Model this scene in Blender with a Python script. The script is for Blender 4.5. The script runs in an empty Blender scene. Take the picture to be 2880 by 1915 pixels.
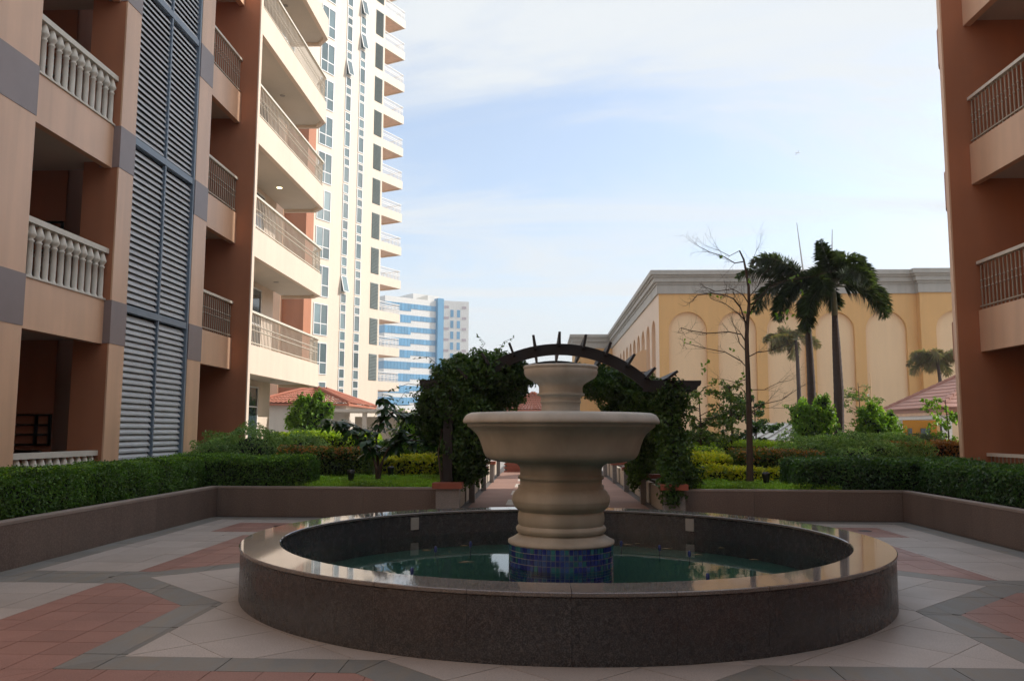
import bpy, math, random
import numpy as np
from mathutils import Vector, Matrix
random.seed(7); RNG = np.random.default_rng(11)
sc = bpy.context.scene; COL = sc.collection
R = math.radians
# ------------------------------------------------------------------ camera
F_PX, PITCH, YAW, ROLL, CAMZ = 2368.0, .1069, -.0361, .0042, 1.5
cam = bpy.data.cameras.new('camera'); camo = bpy.data.objects.new('camera', cam); COL.objects.link(camo)
cam.sensor_width = 36; cam.lens = F_PX/2880*36; cam.clip_start = .05; cam.clip_end = 20000
FW = np.array([math.sin(YAW)*math.cos(PITCH), math.cos(YAW)*math.cos(PITCH), math.sin(PITCH)])
RT = np.array([math.cos(YAW), -math.sin(YAW), 0.]); UP = np.cross(RT, FW); CAM = np.array([0, 0, CAMZ])
_r = RT*math.cos(ROLL) + UP*math.sin(-ROLL)*-1; _u = UP*math.cos(ROLL) - RT*math.sin(ROLL)
camo.matrix_world = Matrix(((_r[0], _u[0], -FW[0], 0), (_r[1], _u[1], -FW[1], 0), (_r[2], _u[2], -FW[2], CAMZ), (0, 0, 0, 1)))
sc.camera = camo
def ray(x, y):
    a = (x-1440)/F_PX; b = (y-957.5)/F_PX; c, s = math.cos(ROLL), math.sin(ROLL)
    return FW + (c*a-s*b)*RT - (s*a+c*b)*UP
def U(x, y, **k):           # photo pixel (2880 wide) -> point on the plane X=, Y= or Z=
    r = ray(x, y); ax, v = list(k.items())[0]; i = 'XYZ'.index(ax)
    return CAM + (v-CAM[i])/r[i]*r
# ------------------------------------------------------------------ sky, sun, exposure
SUN_EL, SUN_AZ = R(34), R(12)      # azimuth from +X towards +Y
TOSUN = Vector((math.cos(SUN_EL)*math.cos(SUN_AZ), math.cos(SUN_EL)*math.sin(SUN_AZ), math.sin(SUN_EL)))
w = bpy.data.worlds.new('World'); sc.world = w; w.use_nodes = True
nt = w.node_tree; nt.nodes.clear(); N = nt.nodes.new; L = nt.links.new
out = N('ShaderNodeOutputWorld'); bg = N('ShaderNodeBackground'); L(bg.outputs[0], out.inputs[0])
sky = N('ShaderNodeTexSky'); sky.sky_type = 'NISHITA'; sky.sun_disc = False
sky.sun_elevation = SUN_EL; sky.sun_rotation = R(90)-SUN_AZ; sky.air_density = 1.0; sky.dust_density = 2.5; sky.ozone_density = 1.0
bg.inputs[1].default_value = .15
tc = N('ShaderNodeTexCoord'); sep = N('ShaderNodeSeparateXYZ'); L(tc.outputs['Generated'], sep.inputs[0])
def M(op, a, b=None, c=None):
    n = N('ShaderNodeMath'); n.operation = op
    for i, v in enumerate((a, b, c)):
        if v is None: continue
        if isinstance(v, (int, float)): n.inputs[i].default_value = v
        else: L(v, n.inputs[i])
    return n.outputs[0]
zc = M('MAXIMUM', sep.outputs[2], 0.0); den = M('ADD', zc, .16)
px = M('DIVIDE', sep.outputs[0], den); py = M('DIVIDE', sep.outputs[1], den)
cmb = N('ShaderNodeCombineXYZ'); L(px, cmb.inputs[0]); L(py, cmb.inputs[1])
mp = N('ShaderNodeMapping'); L(cmb.outputs[0], mp.inputs[0]); mp.inputs['Rotation'].default_value = (0, 0, R(-40)); mp.inputs['Scale'].default_value = (.75, 1.7, 1); mp.inputs['Location'].default_value = (7.2, 3.3, 0)
n1 = N('ShaderNodeTexNoise'); L(mp.outputs[0], n1.inputs['Vector']); n1.inputs['Scale'].default_value = 1.05; n1.inputs['Detail'].default_value = 9; n1.inputs['Roughness'].default_value = .62; n1.inputs['Distortion'].default_value = .9
n2 = N('ShaderNodeTexNoise'); L(mp.outputs[0], n2.inputs['Vector']); n2.inputs['Scale'].default_value = .42; n2.inputs['Detail'].default_value = 3
cl = M('ADD', M('MULTIPLY', n1.outputs[0], .72), M('MULTIPLY', n2.outputs[0], .42))
mr = N('ShaderNodeMapRange'); mr.interpolation_type = 'SMOOTHSTEP'; L(cl, mr.inputs[0]); mr.inputs[1].default_value = .43; mr.inputs[2].default_value = .66; mr.inputs[3].default_value = .22; mr.inputs[4].default_value = .97
hz = N('ShaderNodeMapRange'); hz.interpolation_type = 'SMOOTHSTEP'; L(sep.outputs[2], hz.inputs[0]); hz.inputs[1].default_value = .04; hz.inputs[2].default_value = .36; hz.inputs[3].default_value = .8; hz.inputs[4].default_value = 0
cf = M('MAXIMUM', mr.outputs[0], hz.outputs[0])
cc = N('ShaderNodeMix'); cc.data_type = 'RGBA'; L(cf, cc.inputs[0]); L(sky.outputs[0], cc.inputs[6]); cc.inputs[7].default_value = (3.35, 3.5, 3.6, 1)
L(cc.outputs[2], bg.inputs[0])
sun = bpy.data.lights.new('sun', 'SUN'); suno = bpy.data.objects.new('sun', sun); COL.objects.link(suno)
sun.energy = 2.7; sun.angle = R(.6); sun.color = (1, .955, .90)
suno.rotation_euler = (-TOSUN).to_track_quat('-Z', 'Y').to_euler(); suno.location = TOSUN*200
sc.view_settings.view_transform = 'Standard'; sc.view_settings.look = 'None'; sc.view_settings.gamma = 1
sc.view_settings.exposure = 0.84; sc.view_settings.use_curve_mapping = False
try:
    sc.cycles.max_bounces = 8; sc.cycles.diffuse_bounces = 4; sc.cycles.transparent_max_bounces = 12; sc.cycles.caustics_reflective = False; sc.cycles.caustics_refractive = False
except Exception: pass
# ------------------------------------------------------------------ materials
MATS = {}
def mat(name, col, rough=.6, var=.12, scale=3., bump=0., bscale=40., col2=None, spec=.5, metal=0., kind=None, **k):
    if name in MATS: return MATS[name]
    m = bpy.data.materials.new(name); MATS[name] = m; m.use_nodes = True; t = m.node_tree; nn = t.nodes.new; ll = t.links.new
    b = t.nodes['Principled BSDF']; b.inputs['Roughness'].default_value = rough; b.inputs['Metallic'].default_value = metal
    b.inputs['Specular IOR Level'].default_value = spec
    c1 = tuple(col)+(1,); c2 = tuple(col2)+(1,) if col2 else tuple(min(1, x*(1-var)) for x in col)+(1,)
    co = nn('ShaderNodeNewGeometry'); POS = 'Position'
    if kind == 'leaf':
        g = nn('ShaderNodeNewGeometry'); rp = nn('ShaderNodeValToRGB'); ll(g.outputs['Random Per Island'], rp.inputs[0])
        e = rp.color_ramp.elements; e[0].color = c1; e[1].color = c2
        if 'col3' in k: x = e.new(.82); x.color = tuple(k['col3'])+(1,); e[1].position = .8 if False else 1
        nz = nn('ShaderNodeTexNoise'); ll(co.outputs[POS], nz.inputs['Vector']); nz.inputs['Scale'].default_value = scale; nz.inputs['Detail'].default_value = 3
        mr = nn('ShaderNodeMapRange'); ll(nz.outputs[0], mr.inputs[0]); mr.inputs[1].default_value = .3; mr.inputs[2].default_value = .7; mr.inputs[3].default_value = .6; mr.inputs[4].default_value = 1.35
        mx = nn('ShaderNodeVectorMath'); mx.operation = 'SCALE'; ll(rp.outputs[0], mx.inputs[0]); ll(mr.outputs[0], mx.inputs['Scale'])
        ll(mx.outputs[0], b.inputs['Base Color'])
        tr = nn('ShaderNodeBsdfTranslucent'); tm = nn('ShaderNodeVectorMath'); tm.operation = 'MULTIPLY'; ll(mx.outputs[0], tm.inputs[0]); tm.inputs[1].default_value = (1.7, 1.6, .6)
        ll(tm.outputs[0], tr.inputs[0]); ms = nn('ShaderNodeMixShader'); ms.inputs[0].default_value = k.get('trans', .38)
        ll(b.outputs[0], ms.inputs[1]); ll(tr.outputs[0], ms.inputs[2]); ll(ms.outputs[0], t.nodes['Material Output'].inputs[0])
        return m
    nz = nn('ShaderNodeTexNoise'); ll(co.outputs[POS], nz.inputs['Vector']); nz.inputs['Scale'].default_value = scale; nz.inputs['Detail'].default_value = k.get('detail', 6); nz.inputs['Roughness'].default_value = .62
    if 'stretch' in k:
        mpn = nn('ShaderNodeMapping'); mpn.inputs['Scale'].default_value = k['stretch']; ll(co.outputs[POS], mpn.inputs[0]); ll(mpn.outputs[0], nz.inputs['Vector'])
    mr = nn('ShaderNodeMapRange'); ll(nz.outputs[0], mr.inputs[0]); mr.inputs[1].default_value = k.get('lo', .3); mr.inputs[2].default_value = k.get('hi', .7)
    mx = nn('ShaderNodeMix'); mx.data_type = 'RGBA'; ll(mr.outputs[0], mx.inputs[0]); mx.inputs[6].default_value = c1; mx.inputs[7].default_value = c2
    last = mx.outputs[2]
    if 'speck' in k:            # granite grains
        vz = nn('ShaderNodeTexNoise'); ll(co.outputs[POS], vz.inputs['Vector']); vz.inputs['Scale'].default_value = k['speck'][0]; vz.inputs['Detail'].default_value = 2
        m2 = nn('ShaderNodeMapRange'); ll(vz.outputs[0], m2.inputs[0]); m2.inputs[1].default_value = .46; m2.inputs[2].default_value = .62
        x2 = nn('ShaderNodeMix'); x2.data_type = 'RGBA'; ll(m2.outputs[0], x2.inputs[0]); ll(last, x2.inputs[6]); x2.inputs[7].default_value = tuple(k['speck'][1])+(1,); last = x2.outputs[2]
    if 'rand' in k:             # each piece its own shade
        oi = nn('ShaderNodeObjectInfo'); m3 = nn('ShaderNodeMapRange'); ll(oi.outputs['Random'], m3.inputs[0]); m3.inputs[3].default_value = 1-k['rand']; m3.inputs[4].default_value = 1+k['rand']
        x3 = nn('ShaderNodeVectorMath'); x3.operation = 'SCALE'; ll(last, x3.inputs[0]); ll(m3.outputs[0], x3.inputs['Scale']); last = x3.outputs[0]
    if 'streak' in k:           # rain streaks and grime on walls
        mps = nn('ShaderNodeMapping'); mps.inputs['Scale'].default_value = (1.4, 1.4, .12); ll(co.outputs[POS], mps.inputs[0])
        sz = nn('ShaderNodeTexNoise'); ll(mps.outputs[0], sz.inputs['Vector']); sz.inputs['Scale'].default_value = 2.2; sz.inputs['Detail'].default_value = 5
        m4 = nn('ShaderNodeMapRange'); ll(sz.outputs[0], m4.inputs[0]); m4.inputs[1].default_value = .35; m4.inputs[2].default_value = .68; m4.inputs[3].default_value = 1; m4.inputs[4].default_value = 1-k['streak']
        x4 = nn('ShaderNodeVectorMath'); x4.operation = 'SCALE'; ll(last, x4.inputs[0]); ll(m4.outputs[0], x4.inputs['Scale']); last = x4.outputs[0]
    ll(last, b.inputs['Base Color'])
    if 'rvar' in k:
        r2 = nn('ShaderNodeMapRange'); ll(nz.outputs[0], r2.inputs[0]); r2.inputs[1].default_value = .3; r2.inputs[2].default_value = .7; r2.inputs[3].default_value = rough; r2.inputs[4].default_value = rough+k['rvar']; ll(r2.outputs[0], b.inputs['Roughness'])
    if bump:
        bz = nn('ShaderNodeTexNoise'); ll(co.outputs[POS], bz.inputs['Vector']); bz.inputs['Scale'].default_value = bscale; bz.inputs['Detail'].default_value = 4
        bp = nn('ShaderNodeBump'); bp.inputs['Strength'].default_value = bump; bp.inputs['Distance'].default_value = k.get('bdist', .01); ll(bz.outputs[0], bp.inputs['Height']); ll(bp.outputs[0], b.inputs['Normal'])
    if 'emit' in k:
        b.inputs['Emission Color'].default_value = tuple(k['emit'][:3])+(1,); b.inputs['Emission Strength'].default_value = k['emit'][3]
    return m
PEACH = mat('peach_paint', (.81, .52, .34), .36, .1, .8, .06, 60, streak=.15, spec=.6)
TERRA = mat('terracotta_paint', (.47, .19, .095), .6, .12, .9, .08, 60, streak=.1)
CREAMP = mat('cream_peach_paint', (.78, .64, .51), .55, .06, .7, .05, 60, streak=.06)
MAUVE = mat('mauve_cladding', (.27, .22, .22), .38, .15, 2, .04, 50)
SOFFIT = mat('soffit_paint', (.62, .56, .48), .8, .08, 1.2)
REARW = mat('shade_block_grey', (.30, .28, .26), .7, .1, .8)  # neutral grey keeps warm bounce off the fountain from the added block
DARKIN = mat('dark_interior', (.035, .03, .028), .8)
LOUV = mat('louvre_metal', (.60, .64, .67), .5, .15, 3, metal=.1, rand=.05)
LOUVF = mat('louvre_frame_metal', (.20, .26, .33), .4, .15, 3, metal=.1)
BALU = mat('baluster_paint', (.72, .70, .62), .55, .12, 5, .05, 60)
RAILM = mat('railing_paint', (.42, .36, .28), .5, .12, 5)
RAILW = mat('pale_railing_paint', (.66, .59, .48), .5, .1, 5)
RAILT = mat('handrail_paint', (.72, .67, .57), .45, .1, 5)
FRAMEW = mat('white_frame', (.78, .78, .76), .5, .06, 4)
GLASSD = mat('window_glass', (.05, .075, .085), .06, .3, .6, spec=.9)
GLASST = mat('tower_glass', (.16, .23, .25), .08, .35, .35, spec=.9, rand=.35)
GLASSB = mat('blue_curtain_glass', (.12, .33, .53), .12, .15, .2, spec=.8, rand=.16)
TOWERW = mat('tower_wall_paint', (.75, .64, .51), .6, .05, .3, streak=.05)
LOUVG = mat('grey_green_louvre', (.22, .26, .25), .5, .15, 3)
OFFW = mat('office_panel', (.72, .70, .66), .5, .06, .3)
OFFP = mat('office_mauve_panel', (.46, .38, .40), .5, .06, .3)
MALLY = mat('mall_ochre_paint', (.70, .41, .155), .65, .08, .25, streak=.06)
MALLP = mat('mall_cream_panel', (.80, .57, .34), .65, .05, .25, streak=.05)
MALLS = mat('mall_side_skylit', (.72, .55, .40), .55, .05, .25, streak=.05)  # paler than the front: sky reflection on this side put into the colour
CORN = mat('cornice_paint', (.42, .40, .36), .6, .08, .4, streak=.12)
GRAN = mat('dark_granite', (.036, .038, .043), .2, .2, 14, col2=(.024, .026, .031), speck=(110, (.105, .107, .115)), spec=.55, rvar=.12, rand=.1)
COPE = mat('polished_granite_coping', (.16, .16, .165), .045, .2, 10, col2=(.115, .105, .10), speck=(170, (.26, .235, .215)), spec=.6, rand=.12)
WALLST = mat('brown_stone_cladding', (.15, .112, .09), .55, .2, 1.6, col2=(.125, .09, .075), speck=(60, (.2, .15, .125)), rand=.07, streak=.15)
PTOP = mat('stone_coping', (.30, .25, .22), .6, .15, 4, rand=.06)
LIGHTT = mat('light_granite_tile', (.45, .42, .395), .42, .2, .9, col2=(.34, .305, .275), speck=(90, (.31, .285, .265)), rand=.09, rvar=.12)
REDT = mat('red_granite_tile', (.295, .155, .125), .42, .2, 1.2, col2=(.225, .12, .098), speck=(80, (.31, .17, .14)), rand=.10, rvar=.12)
SLATE = mat('slate_tile', (.175, .18, .172), .45, .2, 1.5, col2=(.23, .20, .155), lo=.42, hi=.8, stretch=(5, 1.1, 1), rand=.12, rvar=.15, bump=.15, bscale=30)
GROUT = mat('grout', (.11, .095, .085), .85)
PATHT = mat('path_tile', (.34, .20, .15), .8, .2, 1.5, rand=.08, spec=.2)
PATHL = mat('pale_path_tile', (.56, .49, .41), .8, .15, 1.5, rand=.06, spec=.2)
GRAYP = mat('grey_granite_post', (.20, .185, .175), .5, .2, 8, speck=(80, (.28, .26, .25)))
BRICKC = mat('brick_cap', (.30, .085, .05), .6, .2, 5, rand=.1)
CREAMW = mat('cream_planter_wall', (.50, .42, .33), .7, .12, 2, streak=.15)
BRICKW = mat('brick_wall_face', (.26, .13, .09), .7, .2, 5)
STONE = mat('cast_stone', (.53, .53, .485), .66, .1, 3.5, .14, 120, col2=(.43, .42, .375), streak=.3, bdist=.004)
TILEB = [mat('navy_mosaic', (.03, .055, .32), .14, .2, 20, rand=.25), mat('teal_mosaic', (.05, .23, .29), .14, .2, 20, rand=.25), mat('blue_mosaic', (.05, .12, .36), .14, .2, 20, rand=.25)]
TGROUT = mat('mosaic_grout', (.6, .62, .62), .7)
POOLF = mat('pool_floor', (.018, .088, .068), .5, .25, 6)
WOOD = mat('dark_pergola_wood', (.014, .010, .010), .6, .25, 3, .1, 30)
SOIL = mat('planting_soil', (.05, .035, .022), .95, .3, 4, .3, 20)
ASPH = mat('podium_paving', (.36, .33, .295), .8, .15, .5)
BARK = mat('brown_bark', (.085, .055, .038), .85, .35, 14, .5, 40)
BARKP = mat('palm_bark', (.065, .045, .038), .8, .3, 8, .3, 40, stretch=(1, 1, 5))
SHAFT = mat('palm_crownshaft', (.16, .17, .09), .5, .2, 5)
CORE = mat('hedge_core', (.008, .016, .006), .95, .3, 6)  # near-black solid fill; inner shade of the foliage put into its colour
ROOFR = mat('terracotta_roof_tile', (.47, .17, .10), .7, .2, 3, rand=.1)
ROOFP = mat('pinkish_roof_tile', (.42, .22, .17), .65, .15, 3, rand=.08)
HOUSEW = mat('house_wall', (.60, .54, .46), .7, .06, .6, streak=.08)
YELLOW = mat('kiosk_yellow', (.72, .33, .03), .6, .08, 1)
METALR = mat('standing_seam_roof', (.33, .335, .32), .4, .1, 1, metal=.3)
METALD = mat('dark_seam', (.08, .08, .08), .5)
BLACKM = mat('black_lamp_metal', (.012, .012, .016), .4)
NOZ = mat('blue_nozzle', (.01, .03, .17), .4)
PLATEW = mat('white_light_plate', (.42, .40, .37), .4, .1, 10)
LEAFF = mat('fallen_leaf', (.30, .20, .09), .6, .3, 20)
MAST = mat('mast_steel', (.35, .34, .33), .5)
PLANEW = mat('aircraft_white', (.78, .8, .84), .4)
DLIGHT = mat('lit_downlight', (.9, .8, .5), .5, emit=(1, .85, .5, 2.5))
DOWN = mat('downlight_trim', (.3, .28, .25), .5)
lf = lambda n, a, b, c=None, sc_=1.5, tr=.38, rough=.42: mat(n, a, rough, kind='leaf', col2=b, scale=sc_, trans=tr, **({'col3': c} if c else {}))
HDARK = lf('hedge_leaf', (.05, .13, .02), (.105, .23, .035), sc_=2.2)
HDARK2 = lf('deep_hedge_leaf', (.034, .095, .03), (.075, .17, .05), sc_=2.2, rough=.3)
VARI = lf('variegated_leaf', (.085, .22, .04), (.34, .50, .19), sc_=1.5)
LIME = lf('lime_leaf', (.20, .36, .025), (.40, .55, .04), sc_=1.3, tr=.45)
YELL = lf('yellow_green_leaf', (.22, .33, .02), (.66, .62, .04), sc_=1.6, tr=.42)
REDL = lf('red_tipped_leaf', (.40, .14, .035), (.36, .21, .05), sc_=2)
UNDER = lf('under_red_leaf', (.06, .12, .022), (.14, .19, .035), sc_=2)
GRASSL = lf('grass_blade', (.16, .34, .03), (.32, .52, .06), sc_=1.2)
VINEL = lf('vine_leaf', (.026, .07, .013), (.075, .15, .022), sc_=1.2, tr=.33)
BIGL = lf('large_leaf', (.018, .06, .016), (.04, .10, .022), sc_=2, rough=.28)
FRESH = lf('fresh_leaf', (.09, .22, .02), (.20, .36, .04), sc_=1.2, tr=.45)
SAPL = lf('sapling_leaf', (.06, .13, .03), (.17, .24, .07), sc_=1.5, tr=.42)
DTREE = lf('dark_tree_leaf', (.025, .065, .02), (.05, .11, .03), sc_=1.2)
PALML = lf('palm_leaflet', (.028, .05, .018), (.075, .115, .045), sc_=.8, tr=.3)
PALMD = lf('dry_palm_leaflet', (.20, .14, .09), (.17, .21, .10), sc_=.8, tr=.3)
SPIKY = lf('strap_leaf', (.06, .13, .06), (.22, .27, .16), sc_=1.2)
# water
def water():
    m = bpy.data.materials.new('pool_water'); m.use_nodes = True; t = m.node_tree; t.nodes.clear(); nn = t.nodes.new; ll = t.links.new
    o = nn('ShaderNodeOutputMaterial'); mx = nn('ShaderNodeMixShader'); tr = nn('ShaderNodeBsdfTransparent'); gl = nn('ShaderNodeBsdfGlossy'); fr = nn('ShaderNodeFresnel')
    tr.inputs[0].default_value = (.82, .93, .87, 1); gl.inputs['Roughness'].default_value = .03; gl.inputs[0].default_value = (.95, .97, 1, 1); fr.inputs[0].default_value = 1.29
    co = nn('ShaderNodeTexCoord'); nz = nn('ShaderNodeTexNoise'); ll(co.outputs['Object'], nz.inputs['Vector']); nz.inputs['Scale'].default_value = 5; nz.inputs['Detail'].default_value = 2
    bp = nn('ShaderNodeBump'); bp.inputs['Strength'].default_value = .02; bp.inputs['Distance'].default_value = .02; ll(nz.outputs[0], bp.inputs['Height'])
    ll(bp.outputs[0], gl.inputs['Normal']); ll(bp.outputs[0], fr.inputs['Normal'])
    ll(fr.outputs[0], mx.inputs[0]); ll(tr.outputs[0], mx.inputs[1]); ll(gl.outputs[0], mx.inputs[2]); ll(mx.outputs[0], o.inputs[0]); return m
WATER = water()
# ------------------------------------------------------------------ mesh helpers
def tag(o, label=None, cat=None, group=None, kind=None):
    if label: o['label'] = label
    if cat: o['category'] = cat
    if group: o['group'] = group
    if kind: o['kind'] = kind
    return o
def link(o, parent=None, loc=(0, 0, 0)):
    COL.objects.link(o); o.location = loc
    if parent is not None:
        o.parent = parent
        if parent.type == 'EMPTY': o.location = Vector(loc)-Vector(parent['_b'])
    return o
def thing(name, loc, label, cat, group=None):
    o = bpy.data.objects.new(name, None); COL.objects.link(o); o.location = loc; o['_b'] = tuple(float(x) for x in loc); o.empty_display_size = .2
    return tag(o, label, cat, group)
def fmesh(name, V, Fc, m, parent=None, smooth=False, loc=(0, 0, 0)):
    V = np.asarray(V, dtype=np.float32); Fc = np.asarray(Fc, dtype=np.int32); k = Fc.shape[1]; n = len(Fc)
    me = bpy.data.meshes.new(name); me.vertices.add(len(V)); me.vertices.foreach_set('co', V.ravel())
    me.loops.add(n*k); me.loops.foreach_set('vertex_index', Fc.ravel()); me.polygons.add(n); me.polygons.foreach_set('loop_start', np.arange(0, n*k, k, dtype=np.int32))
    if smooth: me.polygons.foreach_set('use_smooth', np.ones(n, dtype=bool))
    me.update(calc_edges=True); me.materials.append(m)
    return link(bpy.data.objects.new(name, me), parent, loc)
class MB:
    def __init__(s): s.v = []; s.f = []
    def add(s, vs, fs): o = len(s.v); s.v += [tuple(map(float, p)) for p in vs]; s.f += [tuple(i+o for i in f) for f in fs]; return s
    def box(s, x0, x1, y0, y1, z0, z1):
        x0, x1 = min(x0, x1), max(x0, x1); y0, y1 = min(y0, y1), max(y0, y1)
        return s.add([(x0, y0, z0), (x1, y0, z0), (x1, y1, z0), (x0, y1, z0), (x0, y0, z1), (x1, y0, z1), (x1, y1, z1), (x0, y1, z1)],
                     [(0, 3, 2, 1), (4, 5, 6, 7), (0, 1, 5, 4), (1, 2, 6, 5), (2, 3, 7, 6), (3, 0, 4, 7)])
    def obox(s, c, ax, ay, az):     # oriented box: centre and three half-axis vectors
        c, ax, ay, az = map(np.array, (c, ax, ay, az)); vs = [c+i*ax+j*ay+k*az for k in (-1, 1) for (i, j) in ((-1, -1), (1, -1), (1, 1), (-1, 1))]
        return s.add(vs, [(0, 3, 2, 1), (4, 5, 6, 7), (0, 1, 5, 4), (1, 2, 6, 5), (2, 3, 7, 6), (3, 0, 4, 7)])
    def prism(s, poly, z0, z1):
        n = len(poly); vs = [(x, y, z0) for x, y in poly]+[(x, y, z1) for x, y in poly]
        return s.add(vs, [tuple(range(n))[::-1], tuple(range(n, 2*n))]+[(i, (i+1) % n, (i+1) % n+n, i+n) for i in range(n)])
    def lathe(s, prof, c, n=64, a0=0, a1=2*math.pi):
        full = abs(a1-a0-2*math.pi) < 1e-6; m = n if full else n+1; vs = []; fs = []
        for j in range(m):
            a = a0+(a1-a0)*j/n
            for r, z in prof: vs.append((c[0]+r*math.cos(a), c[1]+r*math.sin(a), c[2]+z))
        k = len(prof)
        for j in range(n):
            for i in range(k-1):
                a = j*k+i; b = ((j+1) % m)*k+i; fs.append((a, b, b+1, a+1))
        return s.add(vs, fs)
    def tube(s, pts, rad, n=7):
        pts = [np.array(p, float) for p in pts]; vs = []; fs = []; up = np.array((.13, .31, .94))
        for i, p in enumerate(pts):
            d = pts[min(i+1, len(pts)-1)]-pts[max(i-1, 0)]; d /= np.linalg.norm(d)+1e-9
            a = np.cross(d, up); 
            if np.linalg.norm(a) < .05: a = np.cross(d, np.array((1., 0, 0)))
            a /= np.linalg.norm(a); b = np.cross(d, a); r = rad[i] if hasattr(rad, '__len__') else rad
            for j in range(n): t = 2*math.pi*j/n; vs.append(p+r*(math.cos(t)*a+math.sin(t)*b))
        for i in range(len(pts)-1):
            for j in range(n): fs.append((i*n+j, i*n+(j+1) % n, (i+1)*n+(j+1) % n, (i+1)*n+j))
        fs.append(tuple(range(n))[::-1]); fs.append(tuple((len(pts)-1)*n+j for j in range(n)))
        return s.add(vs, fs)
    def build(s, name, m, parent=None, smooth=False, loc=(0, 0, 0)):
        me = bpy.data.meshes.new(name); me.from_pydata(s.v, [], s.f); me.materials.append(m)
        if smooth: me.polygons.foreach_set('use_smooth', np.ones(len(me.polygons), dtype=bool))
        me.update(); return link(bpy.data.objects.new(name, me), parent, loc)
def box(name, m, parent, *b): return MB().box(*b).build(name, m, parent)
def inst(src, parent, loc=(0, 0, 0), rot=None):
    o = bpy.data.objects.new(src.name.split('.')[0], src.data); link(o, parent, loc)
    if rot: o.rotation_euler = rot
    return o
# ------------------------------------------------------------------ ground, paving
CX, CY = .19, 8.67                                   # fountain centre
g = MB(); S_ = 6000
g.add([(-S_, -S_, -.05), (S_, -S_, -.05), (S_, S_, -.05), (-S_, S_, -.05)], [(0, 1, 2, 3)])
tag(g.build('ground', ASPH), kind='structure')
court = tag(box('courtyard_ground', GROUT, None, CX-6.05, CX+6.05, -9, 14.8, -.04, -.006), kind='structure')
def clip(poly, zone):                                # Sutherland-Hodgman, zone convex and counter-clockwise
    for i in range(len(zone)):
        a = zone[i]; b = zone[(i+1) % len(zone)]; outp = []
        ins = lambda p: (b[0]-a[0])*(p[1]-a[1])-(b[1]-a[1])*(p[0]-a[0]) >= -1e-9
        for j in range(len(poly)):
            p = poly[j]; q = poly[(j+1) % len(poly)]
            if ins(p): outp.append(p)
            if ins(p) != ins(q):
                d1 = (b[0]-a[0])*(p[1]-a[1])-(b[1]-a[1])*(p[0]-a[0]); d2 = (b[0]-a[0])*(q[1]-a[1])-(b[1]-a[1])*(q[0]-a[0]); t = d1/(d1-d2)
                outp.append((p[0]+t*(q[0]-p[0]), p[1]+t*(q[1]-p[1])))
        poly = outp
        if len(poly) < 3: return []
    return poly
def ccw(p):
    a = sum(p[i][0]*p[(i+1) % len(p)][1]-p[(i+1) % len(p)][0]*p[i][1] for i in range(len(p)))/2
    return (p if a > 0 else p[::-1]), abs(a)
def pave(name, m, zones, step, ang, ox=0, oy=0, lim=300):
    pieces = []
    for zn in zones:
        zn, _ = ccw(zn); n = int(9/step)
        for i in range(-n, n):
            for j in range(-n, n):
                c, s = math.cos(ang), math.sin(ang)
                off = step*.5*(j % 2) if False else 0
                q = [((i+a)*step+ox+off, (j+b)*step+oy) for a, b in ((0, 0), (1, 0), (1, 1), (0, 1))]; q = [(x*c-y*s, x*s+y*c) for x, y in q]
                q = clip(q, zn)
                if not q: continue
                q, ar = ccw(q)
                if ar < .0015 or all(math.hypot(*p) < 2.85 for p in q): continue
                pieces.append((q, ar))
    root = None; rest = MB(); cnt = 0
    pieces.sort(key=lambda t: -(sum(p[1] for p in t[0])/len(t[0]) > -4.2)*t[1]/max(1, (sum(p[1] for p in t[0])/len(t[0])+9)))
    root = tag(box(name, GROUT, None, CX-.2, CX+.2, CY-.2, CY+.2, -.03, -.01), kind='structure')
    for q, ar in pieces:
        mx = sum(p[0] for p in q)/len(q); my = sum(p[1] for p in q)/len(q); k = 1-.005/math.sqrt(ar)
        dz = random.uniform(-.0008, .0008); q2 = [((x-mx)*k, (y-my)*k) for x, y in q]
        if cnt < lim: MB().prism(q2, -.02, dz).build('tile', m, root, loc=(mx+CX, my+CY, 0)); cnt += 1
        else: rest.prism([(x+mx+CX, y+my+CY) for x, y in q2], -.02, dz)
    if rest.v: tag(rest.build('tile_field', m, root), kind='stuff')
def rot4(zs): 
    o = []
    for zn in zs:
        for k in range(4):
            c, s = round(math.cos(k*math.pi/2)), round(math.sin(k*math.pi/2)); o.append([(x*c-y*s, x*s+y*c) for x, y in zn])
    return o
mir = lambda zs: zs+[[(x, -y) for x, y in z] for z in zs]
h, d, ho, do = 2.97, 4.19, 3.28, 4.63; e = d-h; eo = do-ho
pave('star_paving', LIGHTT, [[(-h, -h), (h, -h), (h, h), (-h, h)]]+rot4([[(h, -e), (d, 0), (h, e)]]), .62, math.pi/4)
pave('slate_band_paving', SLATE, rot4(mir([[(h, e), (h, h), (ho, ho), (ho, eo)], [(h, e), (ho, eo), (do, 0), (d, 0)], [(do-.34, .34), (5.6, .34), (5.6, 0), (do, 0)], [(5.6, 0), (5.9, 0), (5.9, 5.9), (5.6, 5.6)]])), .78, 0, .1, .2)
pave('red_paving', REDT, rot4(mir([[(ho, eo), (do-.34, .34), (4.48, .34), (4.48, 3.5), (ho, 3.5-.22 if False else 3.28)], [(ho, 3.28), (4.48, 3.5), (3.5, 3.5)]])+[[(3.88, 3.88), (5.1, 3.88), (5.1, 5.1), (3.88, 5.1)]]), .33, 0, .05, .02)
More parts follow.
